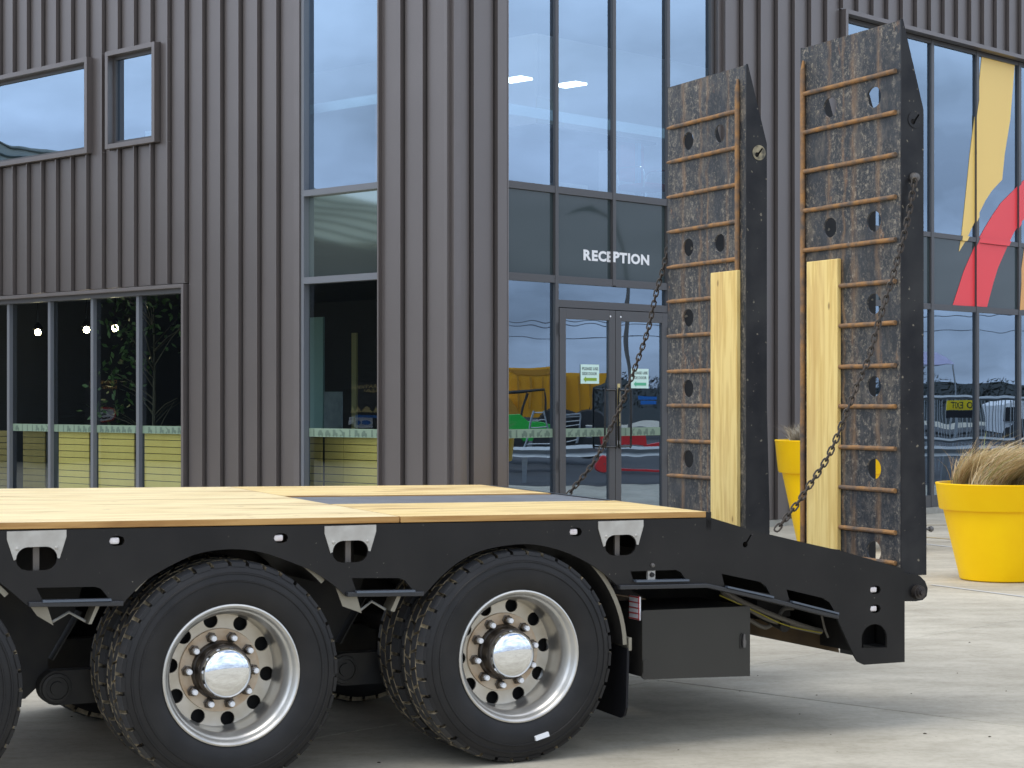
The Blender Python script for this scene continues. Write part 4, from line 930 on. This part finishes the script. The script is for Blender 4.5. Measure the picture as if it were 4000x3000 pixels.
m = MB(); vs = [(s, t, deckz(s, t)-d) for d in (.002, .09) for s, t in ((s_end+.002, 0), (s_end+.03, 0), (s_end+.03, 2.47), (s_end+.002, 2.47))]
m.add(vs, [(0, 1, 2, 3), (4, 7, 6, 5), (0, 4, 5, 1), (1, 5, 6, 2), (2, 6, 7, 3), (3, 7, 4, 0)]); m.build('deck_end_bar', plate_b, tl_)
# beavertail tread plates behind the deck
for a, b in ((.02, .885), (1.56, 2.46)):
    m = MB(); P = [(s_end+.03, deckz(s_end, 0)-.05), (2.10, TP(3500, 2225)[1]-.01)]
    m.add([(P[0][0], a, P[0][1]), (P[1][0], a, P[1][1]), (P[1][0], b, P[1][1]), (P[0][0], b, P[0][1]), (P[0][0], a, P[0][1]-.02), (P[1][0], a, P[1][1]-.02), (P[1][0], b, P[1][1]-.02), (P[0][0], b, P[0][1]-.02)], [(0, 1, 2, 3), (7, 6, 5, 4), (0, 4, 5, 1), (1, 5, 6, 2), (2, 6, 7, 3), (3, 7, 4, 0)])
    m.build('tail_plate', ramp_m, tl_)
# chassis: two inner beams, cross members, axles
for t in (.86, 1.52):
    prof = [(s0, 1.05), (1.0, 1.04), (2.12, .74), (2.12, .36), (1.25, .56), (.75, .80), (s0, .84)]
    MB().plate([prof], fy, (t, t+.05)).build('chassis_beam', black_m, tl_)
m = MB().plate([[TP(2700, 2380, .4), TP(3330, 2480, .4), TP(3345, 2563, .4), TP(2700, 2425, .4)]], fy, (.55, 1.9)); m.build('tail_beam', brown_m, tl_)
for s in (-3.3, -2.0, -.62, .7, 1.2, 1.7): MB().box((s, .015, .93 if s < 1 else .80), (s+.05, 2.49, 1.03 if s < 1 else .90)).build('cross_member', black_m, tl_)
MB().box((s0, .4, 1.035), (s_end, .42, 1.05)).build('inner_rail', black_m, tl_)
MB().box((.62, .50, .60), (.65, 2.0, 1.02)).build('rear_bulkhead', black_m, tl_)
# wheels
TZ = .48
def build_wheel():
    g = lambda x, z, y: (x, y, z)
    m = MB()    # drop-centre rim with a dished disc
    m.lathe([(.286, .004), (.292, -.001), (.298, .001), (.300, .008), (.292, .014)], g, 72)
    m.lathe([(.286, .004), (.280, .010), (.277, .028), (.271, .034), (.264, .040), (.262, .058), (.252, .068), (.250, .100), (.249, .150), (.248, .175), (.240, .190)], g, 72)
    m.lathe([(.30, .012), (.284, .018), (.28, .25), (.30, .26)], g, 72)
    m.lathe([(.30, .28), (.28, .29), (.278, .54), (.30, .55)], g, 48)
    rim = m.build('wheel', rimm, tl_, sharp=50)
    d = MB(); hs = [circ(.2145*math.cos(2*math.pi*(k+.14)/10), .2145*math.sin(2*math.pi*(k+.14)/10), .0315, 18) for k in range(10)]
    d.plate([circ(0, 0, .249, 72)]+hs+[circ(0, 0, .13, 36)], lambda a, b, y: (a, y, b), (.190, .201)); d.build('rim_disc', rimi, rim)
    MB().lathe([(.001, .26), (.262, .26), (.262, .40), (.20, .41), (.001, .41)], g, 40).build('dark_drum_backing', black_m, rim)  # dark disc added behind the hand holes in place of their shade
    MB().lathe([(.179, .189), (.177, .180), (.12, .178)], g, 48).build('hub_flange', flan, rim)
    MB().lathe([(.128, .179), (.124, .160), (.118, .156), (.111, .11), (.115, .100), (.112, .094), (.10, .090)], g, 40).lathe([(.110, .112), (.120, .110), (.120, .102), (.110, .100)], g, 10, 0, False).build('hub', hubm, rim)
    cap = [(.110, .098), (.107, .094), (.105, .072)]+[(.105*math.cos(R(a)), .072-.030*math.sin(R(a))) for a in range(8, 90, 9)]+[(.0008, .042)]
    MB().lathe(cap, g, 48).build('hub_cap', chrome, rim, sharp=60)
    n0 = None
    for k in range(10):
        a = 2*math.pi*(k+.30)/10; p = (.147*math.cos(a), -.016, .147*math.sin(a))
        if n0 is None:
            n0 = MB().lathe([(.024, .196), (.024, .189), (.019, .187), (.019, .163), (.013, .160), (.001, .160)], g, 6, 0, False).lathe([(.019, .196), (.019, .187)], g, 14).build('wheel_nut', nutm, rim)
            sd = MB().lathe([(.0125, .161), (.0125, .143), (.010, .140), (.0005, .140)], g, 10).build('stud', studm, n0); o = n0
        else: o = clone(n0, rim)
        o.location = p
    # tyres (dual): carcass plus tread blocks
    def tyre(y0, name):
        W_ = .255; m = MB(); n = 88
        prof = [(.290, .012), (.300, .002), (.318, -.006), (.350, -.012), (.385, -.013), (.392, -.0125), (.394, -.0165), (.399, -.0165), (.401, -.012), (.424, -.008), (.426, -.0115), (.431, -.0110), (.434, -.006), (.450, .000), (.4585, .004), (.4615, .026), (.465, W_-.05), (.464, W_-.018), (.445, W_), (.385, W_+.012), (.30, W_)]
        mis = [0]*(len(prof)-1)
        for i in (15, 16): mis[i] = 1
        m.lathe([(r, y0+h) for r, h in prof], g, n, mis=mis, sm=True)
        NL = 38; dth = 2*math.pi/NL
        rows = [(.0, .058, 0, .80, .0), (.069, .121, .42, .84, .20), (.134, .186, .0, .84, -.20), (.199, .255, .45, .78, 0)]
        for k in range(NL):
            for (a, b, ph, w, sk) in rows:
                t0 = (k+ph+(1-w)/2)*dth; t1 = t0+w*dth; vs = []
                edge0, edge1 = a < .01, b > .25
                for rr, fa in ((.460, 0), (.4815, 1)):
                    for (yy, tt) in ((a, t0), (b, t0+sk*dth), (b, t1+sk*dth), (a, t1)):
                        r_ = rr; y_ = yy
                        if edge0 and yy == a: r_ = rr-(.010 if fa else .014); y_ = yy-(-.004 if fa else -.001)
                        if edge1 and yy == b: r_ = rr-(.010 if fa else .014); y_ = yy-.004
                        vs.append((r_*math.cos(tt), y0+y_, r_*math.sin(tt)))
                if edge0:
                    # shoulder block wraps down the sidewall
                    m.add(vs, [(4, 5, 6, 7)], 2); m.add(vs, [(1, 2, 6, 5)], 1); m.add(vs, [(0, 1, 5, 4), (2, 3, 7, 6)], 1 if k % 3 else 0)
                    w0 = [(.456*math.cos(tt), y0-.0005, .456*math.sin(tt)) for tt in (t0, t1)]; w1 = [(.456*math.cos(tt), y0+.014, .456*math.sin(tt)) for tt in (t0, t1)]
                    m.add([vs[4], vs[7], w0[1], w0[0]], [(0, 1, 2, 3)], 0); m.add([vs[4], w0[0], w1[0], vs[7], w0[1], w1[1]], [(0, 1, 2), (3, 5, 4)], 0)
                else: m.add(vs, [(4, 5, 6, 7)], 2); m.add(vs, [(0, 1, 5, 4), (1, 2, 6, 5), (2, 3, 7, 6), (3, 0, 4, 7)], 1)
        return m.build(name, [rubber, dirt, lugm], rim, sharp=30)
    tyre(.003, 'tyre'); t2 = tyre(.295, 'tyre')
    return rim
wh = build_wheel(); wh.location = (s_w[0], 0, TZ)
tz_of = [.48, .477, .474]
for k in (1, 2):
    o = clone(wh, tl_, (s_w[k], 0, .478)); o.rotation_euler = (0, R([0, 13, 29][k]), 0)
for k in range(3):
    o = clone(wh, tl_, (s_w[k], 2.49, .478)); o.rotation_euler = (0, 0, R(180))
st, sz = TP(2110, 2875)
MB().box((-.034, -.022, -.008), (.034, -.0075, .012)).build('tyre_sticker', wht, tl_, (0, 0, 0)).matrix_local = Matrix.Translation((st, -.004, sz))@Matrix.Rotation(R(-14), 4, 'Y')
for k in range(3):
    MB().tube([(s_w[k], .25, TZ), (s_w[k], 2.24, TZ)], .065, 14).build('axle', black_m, tl_)
    # trailing arm, hanger bracket and air bag between the wheels
    for t in (.70, 1.76):
        sc, zc = s_w[k]+TP(221, 2688, .66)[0]-s_w[1], TP(221, 2688, .66)[1]; t = .66 if t < 1 else t
        if t < 1:
            m = MB().plate([[(sc-.0, zc-.075), (s_w[k]-.05, zc-.075), (s_w[k]-.05, zc+.07), (sc, zc+.075)]+[(sc+.075*math.cos(R(a)), zc+.075*math.sin(R(a))) for a in range(100, 261, 16)]], fy, (t, t+.08)); m.build('trailing_arm', arm_m, tl_, bev=.004)
            MB().lathe([(.066, -.004), (.064, -.010), (.050, -.011), (.048, -.006), (.030, -.006), (.029, -.016), (.0005, -.016)], lambda a, b, h: (sc+a, t+h, zc+b), 24).build('arm_bush', mat('bush_metal', (.04, .038, .034), .5, .3) if 'bush_metal' not in MATS else MATS['bush_metal'], tl_)
            MB().plate([[(sc-.34, .90), (sc+.16, .90), (sc+.10, .70), (sc-.02, zc+.12), (sc-.02, zc+.04), (sc-.12, zc-.05), (sc-.34, zc-.05)]], fy, (t+.082, t+.092)).build('hanger_bracket', arm_m, tl_)
            MB().add([(sc+.11, t+.02, .70), (sc+.11, t+.12, .70), (sc-.015, t+.12, zc+.12), (sc-.015, t+.02, zc+.12), (sc+.118, t+.02, .70), (sc+.118, t+.12, .70), (sc-.007, t+.12, zc+.12), (sc-.007, t+.02, zc+.12)], [(0, 1, 2, 3), (7, 6, 5, 4), (0, 4, 5, 1), (1, 5, 6, 2), (2, 6, 7, 3), (3, 7, 4, 0)]).build('hanger_flange', arm_m, tl_)
        else:
            m = MB().box((sc-.05, t, zc-.075), (s_w[k], t+.08, zc+.075)).build('trailing_arm', arm_m, tl_)
    MB().lathe([(.001, .96), (.12, .96), (.15, .90), (.12, .84), (.15, .79), (.12, .74), (.09, .70), (.001, .70)], lambda a, b, h: (s_w[k]+.66+a, 1.0+b, h), 20).build('air_bag', black_m, tl_)
# galvanised mudguards: curved sheets over each pair of tyres
GR = .545
def guard(k, a0, a1):
    m = MB(); n = 30; vs = []
    for i in range(n+1):
        a = R(a0+(a1-a0)*i/n)
        for r_, y in ((GR, .03), (GR, .60), (GR+.004, .60), (GR+.004, .03)): vs.append((r_*math.cos(a), y, r_*math.sin(a)))
    fs = []
    for i in range(n):
        for q in range(4): a, b = i*4+q, i*4+(q+1) % 4; fs.append((a, b, b+4, a+4))
    m.add(vs, fs+[(0, 1, 2, 3), tuple(n*4+q for q in (3, 2, 1, 0))], 0, True)
    # edge lip facing out
    vs = []
    for i in range(n+1):
        a = R(a0+(a1-a0)*i/n)
        for r_, y in ((GR-.001, .028), (GR+.020, .028)): vs.append((r_*math.cos(a), y, r_*math.sin(a)))
    m.add(vs, [(2*i, 2*i+1, 2*i+3, 2*i+2) for i in range(n)], 1)
    return m.build('mudguard', [black_m, galv], tl_, sharp=40)
g2 = guard(0, 2, 138); g2.location = (s_w[0], 0, TZ); g1 = guard(1, 42, 138); g1.location = (s_w[1], 0, TZ); g0 = guard(2, 42, 100); g0.location = (s_w[2], 0, TZ)
# folded pale end plates of the guards and the W-shaped stay between them
for (A, B, Cc, D_) in (([(1318, 2295), (1400, 2325), (1420, 2397), (1345, 2370)], [(1575, 2325), (1560, 2325), (1532, 2388), (1548, 2392)], [(1418, 2392), (1468, 2353), (1522, 2385)], 0), ([(118, 2365), (190, 2372), (213, 2445), (150, 2408)], [(394, 2370), (378, 2370), (350, 2440), (362, 2440)], [(215, 2434), (280, 2396), (345, 2432)], 0)):
    P = px(A); MB().plate([P], fy, (.022, .026)).build('guard_end_plate', galv, tl_); q = px(B); MB().plate([q], fy, (.02, .12)).build('guard_end_plate', galv, tl_)
    P = px(Cc); MB().tube([(a, .05, b) for a, b in P], .006, 6).build('guard_stay', mat('stay_metal', (.3, .3, .28), .4, .6) if 'stay_metal' not in MATS else MATS['stay_metal'], tl_)
# mudflap
s_f = TP(2467, 2540)[0]
fo = [(.03, .505), (.60, .505), (.60, .14), (.05, .135), (.035, .15), (.03, .18)]
zf0 = TP(2462, 2800)[1]; zf1 = TP(2467, 2535)[1]
fo = [(.02, zf1), (.60, zf1+.01), (.60, zf0-.0), (.075, zf0-.015), (.04, zf0+.0), (.024, zf0+.04)]
MB().plate([fo], lambda a, b, d: (s_f+d-(zf1-b)*.02, a, b), (-.012, 0)).build('mudflap', flap, tl_, bev=.002)
MB().box((s_f-.004, .02, zf1-.01), (s_f+.012, .60, zf1+.05)).build('flap_clamp', galv, tl_)
# toolbox
(b0s, b0z), (b1s, b1z) = TP(2509, 2385, .05), TP(2930, 2368, .05); bb = TP(2509, 2655, .05)[1]
bz1 = TP(2929, 2641, .05)[1]
tbm = MB().plate([[(b0s+.006, .0), (b0s, -.012), (b0s, bb-b0z), (b1s, bz1-b0z), (b1s, b1z-b0z)]], fy, (.05, .056)); 
tbx = MB(); tbx.plate([[(b0s+.006, b0z), (b1s, b1z), (b1s, bz1), (b0s+.012, bb), (b0s, bb+.01), (b0s, b0z-.012)]], fy, (.05, .062)); tbo = tbx.build('toolbox', boxm, tl_, bev=.002)
MB().box((b0s+.002, .064, bb+.012), (b1s-.004, .55, b0z-.008)).build('box_body', black_m, tbo)
MB().box((b0s-.006, .066, bb+.275), (b0s+.001, .165, bb+.385)).build('reflector', wht, tbo)
rm = MB()
for k in range(5): rm.box((b0s-.009, .066, bb+.277+k*.0255), (b0s-.0062, .165, bb+.282+k*.0255))
rm.box((b0s-.009, .068, bb+.28), (b0s-.0062, .073, bb+.39)); rm.build('reflector_red', redt, tbo)
ls, lz = TP(2900, 2504, .05)
MB().plate([[(ls-.016, lz-.035), (ls+.0, lz-.035), (ls+.004, lz-.01), (ls+.004, lz+.03), (ls-.004, lz+.04), (ls-.014, lz+.03)]], fy, (.046, .0505)).build('latch_recess', black_gloss, tbo)
MB().plate([[(ls-.002, lz-.03), (ls+.010, lz-.03), (ls+.014, lz+.0), (ls+.008, lz+.01), (ls+.008, lz+.034), (ls+.0, lz+.034), (ls-.004, lz+.0)]], fy, (.036, .0455)).build('latch', bolt_m, tbo)
MB().box((b0s+.002, .044, bb+.03), (b0s+.022, .0495, bb+.09)).build('box_hinge', boxm, tbo)
ws, wz = TP(2547, 2245); MB().box((ws-.019, .004, wz-.03), (ws+.019, .02, wz+.03)).build('anchor_tab', bracket_m, tl_); MB().lathe([(.001, -.008), (.010, -.008), (.012, .004)], lambda a, b, h: (ws+a, h, wz+b), 10).build('anchor_bolt', black_m, tl_)
ws, wz = TP(2548, 2208); MB().lathe([(.001, -.012), (.009, -.010), (.011, -.001)], lambda a, b, h: (ws+a, h, wz+b), 10).build('plate_bolt', bolt_m, tl_)
# hoses under the tail
for L, r_, mm_, t in (([(2800, 2290), (2880, 2340), (2960, 2378), (3060, 2418), (3160, 2452), (3210, 2466)], .013, hose_m, .30), ([(2820, 2312), (2900, 2362), (2985, 2412), (3080, 2442), (3205, 2470)], .012, hose_m, .33),
                      ([(2810, 2325), (2900, 2365), (2975, 2400), (3050, 2435), (3120, 2455), (3210, 2472)], .0032, yhose, .28), ([(2920, 2415), (2960, 2440), (2995, 2450), (3030, 2425), (3060, 2380), (3100, 2375)], .011, hose_m, .40),
                      ([(3205, 2380), (3220, 2450), (3235, 2490)], .006, hose_m, .25)):
    MB().tube([(p.x, t, p.y) for p in smooth([TP(u, v, t) for u, v in L], 5)], r_, 8, 0).build('hose' if mm_ is hose_m else 'yellow_wire', mm_, tl_)
MB().box((1.55, .45, .53), (1.75, .60, .62)).tube([(1.62, .3, .50), (1.62, .6, .56)], .03, 10).build('valve_block', black_m, tl_)
MB().box((2.0, .2, .36), (2.09, 2.3, .70)).build('rear_cross_beam', black_m, tl_)
MB().box((2.104, .016, .345), (2.118, 2.486, .745)).build('rear_dark_backing', black_m, tl_)  # black sheet added to put shade behind the tail openings
MB().box((2.02, .016, .335), (2.11, .4, .40)).build('rear_step', mat('step_dust', (.06, .058, .055), .7), tl_)

# ------------------------------------------------------------------ ramps (near one built, far one mirrored)
RS0 = 2.128; ZT = 3.53; ZB = .755; RW_ = .885
rung_z = [3.283]+[None]*12
zz = [TF.onx(3505, v, RS0-.01)[1] for v in (275, 437, 602, 767, 934, 1097, 1260, 1427, 1588, 1754, 1918, 2082, 2201)]
def build_ramp(T0, mir, name, rmat):
    hA, hB, webs, barT, bd, r0 = (.228, .612, (.382, .735), .848, (3150, 3270), .036) if not mir else (.245, .600, (.435, .145), .806, (2775, 2878), .016)
    tb0, tb1 = sorted(TF.onx(u, 1050, RS0-.027)[0] for u in bd)
    f = (lambda t: T0+(RW_-t if mir else t))          # t = 0 at the outer edge for the near ramp, centre-side edge mirrored for the far one
    def F(a, b, d): return (RS0+d, f(a), b)
    hol = []
    hp = [(hA, 3.176), (hA, 2.543)]+[(hA, 2.123-.4203*k) for k in range(4)]+[(hB, 3.177), (hB, 2.543)]+[(hB, 2.123-.4203*k) for k in range(4)]
    for t, z in hp: hol.append(circ(t, z, .060, 24, .053))
    m = MB().plate([[(0.008, ZB), (RW_-.008, ZB), (RW_-.008, ZT), (0.008, ZT)]]+hol, F, (0, .010)); m.v = [(x-RS0, y-T0, z) for x, y, z in m.v]
    ra = m.build(name, rmat, tl_, bev=.001); ra.location = (RS0, T0, 0)
    def add(mb, nm, mt, **k):
        mb.v = [(x-RS0, y-T0, z) for x, y, z in mb.v]; o = mb.build(nm, mt, ra, **k); return o
    side = [(RS0, ZB), (RS0+.155, ZB), (RS0+.155, 1.0), (RS0+.137, 1.6), (RS0+.137, 3.09), (RS0+.010, 3.535), (RS0, 3.535)]
    kc = (RS0+.083, 3.037); khole = [(kc[0]-.014+.014*math.cos(R(a)), kc[1]-.012+.014*math.sin(R(a))) for a in range(60, 371, 20)]+[(kc[0]+.026, kc[1]+.024), (kc[0]+.019, kc[1]+.029)]
    for a in (0, RW_-.008):
        ya, yb = f(a), f(a+.008); add(MB().plate([side, khole], lambda p, q, d: (p, d, q), (min(ya, yb), max(ya, yb))), 'ramp_side', ramp_side, bev=.001)
    for t0 in (-.004, RW_+.0005):    # boss ring round the keyhole on each outer face
        y0, y1 = sorted((f(t0), f(t0+.0035))); add(MB().plate([circ(kc[0], kc[1], .043, 24), khole], lambda p, q, d: (p, d, q), (y0, y1)), 'keyhole_boss', ramp_side if not mir else mat('boss_tan', (.36, .31, .20), .7, 0, .3, (30, .9, (.08, .075, .06))) if 'boss_tan' not in MATS else (MATS['boss_tan'] if mir else ramp_side))
    for a in (.012, RW_-.024):
        ya, yb = sorted((f(a), f(a+.010))); add(MB().plate([circ(kc[0], kc[1], .05, 16)], lambda p, q, d: (p, d, q), (ya, yb)), 'keyhole_backing', black_m)  # black disc stands in for the shade inside the keyhole
    for t in webs:
        y0, y1 = sorted((f(t), f(t+.008))); add(MB().plate([[(RS0+.0105, ZB), (RS0+.125, ZB), (RS0+.125, 3.10), (RS0+.0105, 3.45)]], lambda p, q, d: (p, d, q), (y0, y1)), 'ramp_web', ramp_side)
    for k in range(1, 6):
        z = .9+k*.42; add(MB().box((RS0+.012, min(f(.01), f(RW_-.01)), z+.10), (RS0+.05, max(f(.01), f(RW_-.01)), z+.108)), 'ramp_stiffener', ramp_side)
    for k, z in enumerate(zz):
        a, b = r0, barT-.012
        if z < 2.36: b = (tb0-T0 if not mir else T0+RW_-tb1)-.001
        pts = [(RS0-.010, f(a+(b-a)*q/10), z+.0006*math.sin(q*1.7+k)) for q in range(11)]
        add(MB().tube(pts, .0155, 10, rs=[.007 if (q == 0 and mir) else .0120+.0005*math.sin(q*2.3+k*1.3) for q in range(11)]), 'rung', rustpipe)
    # edge bar and pine board along the inner edge
    add(MB().tube([(RS0-.008, f(barT), 3.46), (RS0-.012, f(barT), 3.40), (RS0-.012, f(barT), .80)], .0145, 10, rs=[.006, .0145, .0145]), 'edge_bar', rustpipe)
    add(MB().box((RS0-.027, tb0, ZB+.03), (RS0-.001, tb1, 2.372)), 'timber_board', post_w, bev=.004)
    add(MB().tube([(RS0+.05, f(.02), .66), (RS0+.05, f(RW_-.02), .66)], .03, 14), 'hinge_tube', ramp_side)
    # latch pin with knob on the back
    y = f(.03); pz = TP(3640, 2070)[1]
    add(MB().box((RS0+.138, y-.02, pz-.04), (RS0+.150, y+.02, pz+.35)).tube([(RS0+.14, y, pz), (RS0+.20, y, pz)], .007, 8).lathe([(.001, .016), (.012, .010), (.016, 0), (.012, -.010), (.001, -.016)], lambda a, b, h: (RS0+.205+h, y+a, pz+b), 12), 'latch_pin', bolt_m)
    return ra
rA = build_ramp(.03, False, 'loading_ramp', ramp_m); rB = build_ramp(1.455, True, 'loading_ramp', ramp_m2)
rA['label'] = 'nearer loading ramp with its pine board on the left'; rB['label'] = 'farther loading ramp with its pine board on the right'
# chains: every link is an object
lk = MB(); L = .021; rr_ = .0125
pth = [(x, 0, z) for x, z in [(L*.55+rr_*math.cos(R(a)), rr_*math.sin(R(a))) for a in range(-90, 91, 45)]+[(-L*.55+rr_*math.cos(R(a)), rr_*math.sin(R(a))) for a in range(90, 271, 45)]]
lk.tube(pth, .0048, 6, 0, True)
def chain(pxs, t, nm, anchor):
    P = smooth([Vector((TP(u, v, t)[0], t, TP(u, v, t)[1])) for u, v in pxs], 12)
    sh_ = MB().lathe([(.001, -.030), (.02, -.026), (.026, -.008), (.026, 0)], lambda a, b, h: (a, h, b), 16).build(nm, bolt_m, tl_); sh_.location = anchor
    step = .034; acc = 0; i = 0; pos = P[0].copy(); k = 0; proto = None
    pts = [P[0]]; d = 0
    for a, b in zip(P, P[1:]):
        sl = (b-a).length
        while d+sl >= step:
            r_ = (step-d)/sl; a = a.lerp(b, r_); pts.append(a.copy()); sl = (b-a).length; d = 0
        d += sl
    for k, (a, b) in enumerate(zip(pts, pts[1:])):
        if proto is None: proto = MB(); proto.v, proto.f, proto.m, proto.sm = list(lk.v), lk.f, lk.m, lk.sm; o = proto = proto.build('link', chain_m, sh_)
        else: o = proto.copy(); C.objects.link(o)
        dr = (b-a).normalized(); q = dr.to_track_quat('X', 'Z'); M = Matrix.Translation((a+b)/2-Vector(anchor))@q.to_matrix().to_4x4()@Matrix.Rotation(R(40+90*(k % 2)), 4, 'X')
        o.matrix_local = M
c1 = [(3573, 700), (3555, 808), (3532, 916), (3508, 1005), (3470, 1137), (3434, 1253), (3391, 1405), (3347, 1506), (3311, 1600), (3275, 1694), (3228, 1796), (3166, 1890), (3108, 1976), (3026, 2078)]
chain(c1, -.005, 'chain_anchor', (TP(3573, 693, .02)[0], .028, TP(3573, 693, .02)[1]))
sA, zA = TP(3573, 693, .02)
c2 = [(2640, 800), (2599, 1015), (2563, 1145), (2533, 1283), (2488, 1416), (2442, 1542), (2382, 1681), (2322, 1802), (2262, 1880), (2213, 1940)]
P0 = TF.ony(2640, 800, 2.36)
chain(c2, 2.365, 'chain_anchor', (P0[0], 2.365, P0[1]))

# ------------------------------------------------------------------ planters
def planter(cx, cy, rtop, rbase, h, lip, label, world=True):
    o = bpy.data.objects.new('planter', None); C.objects.link(o); o.location = (cx, cy, 0); tag(o, label, 'planter', 'yellow planters in front of the building')
    g = lambda a, b, hh: (a, b, hh)
    rb = rtop*.965; ro = rbase+(rtop*.86-rbase)
    MB().lathe([(.001, .0), (rbase-.02, .0), (rbase, .012), (rtop*.875, h-lip-.01), (rtop*.875, h-lip+.01)], g, 80).build('pot_body', potm, o, sharp=40)
    MB().lathe([(rtop*.87, h-lip-.004), (rtop*.925, h-lip-.006), (rtop*.94, h-lip+.006), (rtop*.99, h-.02), (rtop, h-.008), (rtop*.992, h), (rtop*.955, h), (rtop*.945, h-.015), (rtop*.93, h-.12)], g, 80).build('pot_rim', potm, o, sharp=50)
    MB().lathe([(.001, h-.06), (rtop*.6, h-.07), (rtop*.935, h-.10)], g, 40).build('potting_soil', soil, o)
    return o
Y1 = 17.5; x1 = (3905-2000)/FPX*Y1
planter(x1, Y1, (3905-3658)/FPX*Y1, (3905-3752)/FPX*Y1, CZ-(1885-HOR)/FPX*Y1, .235, 'round yellow planter at the right edge with windswept grass, lower of the pair')
Y2 = 21.0; x2 = (3262-2000)/FPX*Y2
planter(x2, Y2, (3262-3027)/FPX*Y2, (3262-3120)/FPX*Y2, CZ-(1718-HOR)/FPX*Y2, .35, 'taller yellow planter partly hidden behind the nearer loading ramp')
def tuft(cx, cy, z, rad, n, hgt, lean, cols, label, seed, nm='ornamental_grass'):
    rn = random.Random(seed); ms = [mat('grass_blade_%d' % k if False else 'grass_tone', c, .6, 0, .3) for k, c in enumerate(cols)]; m = MB()
    for _ in range(n):
        a = rn.random()*6.283; r_ = rad*math.sqrt(rn.random())*.8; bx_, by_ = r_*math.cos(a), r_*math.sin(a); L_ = hgt*rn.uniform(.55, 1.15)
        out_ = Vector((math.cos(a), math.sin(a), 0))*rn.uniform(.0, .7)*(r_/rad)+Vector((rn.gauss(0, .30), rn.gauss(0, .30), 0)); ln = Vector(lean)*rn.uniform(.6, 1.25)
        w = rn.uniform(.0022, .0048); sd = Vector((math.cos(a*3), math.sin(a*3), 0))*w; pts = []
        for q in range(6):
            t = q/5; p = Vector((bx_, by_, 0))+Vector((0, 0, 1))*L_*(t-.22*t*t)+(out_+ln)*L_*t**1.7; p.z -= .22*L_*t**3*rn.uniform(.3, 1); pts.append(p)
        vs = []
        for q, p in enumerate(pts): k = 1-.85*q/5; vs += [p-sd*k, p+sd*k]
        m.add(vs, [(2*q, 2*q+1, 2*q+3, 2*q+2) for q in range(5)], rn.choices(range(len(cols)), [4, 4, 3, 2, 2][:len(cols)])[0])
    o = m.build(nm, ms); o.location = (cx, cy, z); tag(o, label, 'grass plant', 'grasses in the yellow planters')
tones = [(.58, .41, .20), (.70, .54, .29), (.38, .25, .12), (.31, .33, .10), (.85, .75, .52)]
tuft(x1+.02, Y1, CZ-(1885-HOR)/FPX*Y1-.08, .56, 9500, .58, (1.0, -.2, 0), tones, 'tan windswept ornamental grass spilling right over the planter at the right edge', 3)
tuft(x1-.02, Y1, CZ-(1885-HOR)/FPX*Y1-.08, .56, 300, .72, (.75, -.15, 0), tones, 'long stray seed stalks standing out of the tan grass at the right edge', 8, 'grass_stalks')
tuft(x2, Y2, CZ-(1718-HOR)/FPX*Y2-.08, .60, 5200, .34, (.30, 0, 0), [(.32, .26, .18), (.45, .40, .30), (.22, .17, .11)], 'short dry grass in the taller planter behind the nearer ramp', 4)
# small litter on the concrete
rn = random.Random(2)
def stone(u, v, r_):
    d = ray(u, v); p = CAM+d*(-CZ/d.z); m = MB().lathe([(.001, 0), (r_, .1*r_), (r_*.8, .7*r_), (.001, r_)], lambda a, b, h: (a*1.3, b, h), 7); o = m.build('pebbles', footc if rn.random() < .3 else soil); return o, p
m = MB()
for u, v, r_ in ((3613, 2867, .012), (3866, 2879, .010), (3787, 2510, .009), (2890, 2700, .006), (3190, 2716, .007), (3124, 2790, .006), (1480, 2980, .011), (3245, 2870, .005), (2960, 2640, .006), (3850, 2140, .02), (3740, 2630, .006), (3560, 2710, .006), (280, 2800, .008), (3930, 2700, .006), (2650, 2930, .006)):
    d = ray(u, v); p = CAM+d*(-CZ/d.z); r_ *= .6; m.lathe([(.001, .0), (r_, .1*r_), (r_*.7, .6*r_), (.001, .8*r_)], lambda a, b, h: (p.x+a*1.4, p.y+b, h), 7)
o = m.build('pebbles', soil); tag(o, kind='stuff'); o['label'] = 'scattered dark pebbles on the concrete'
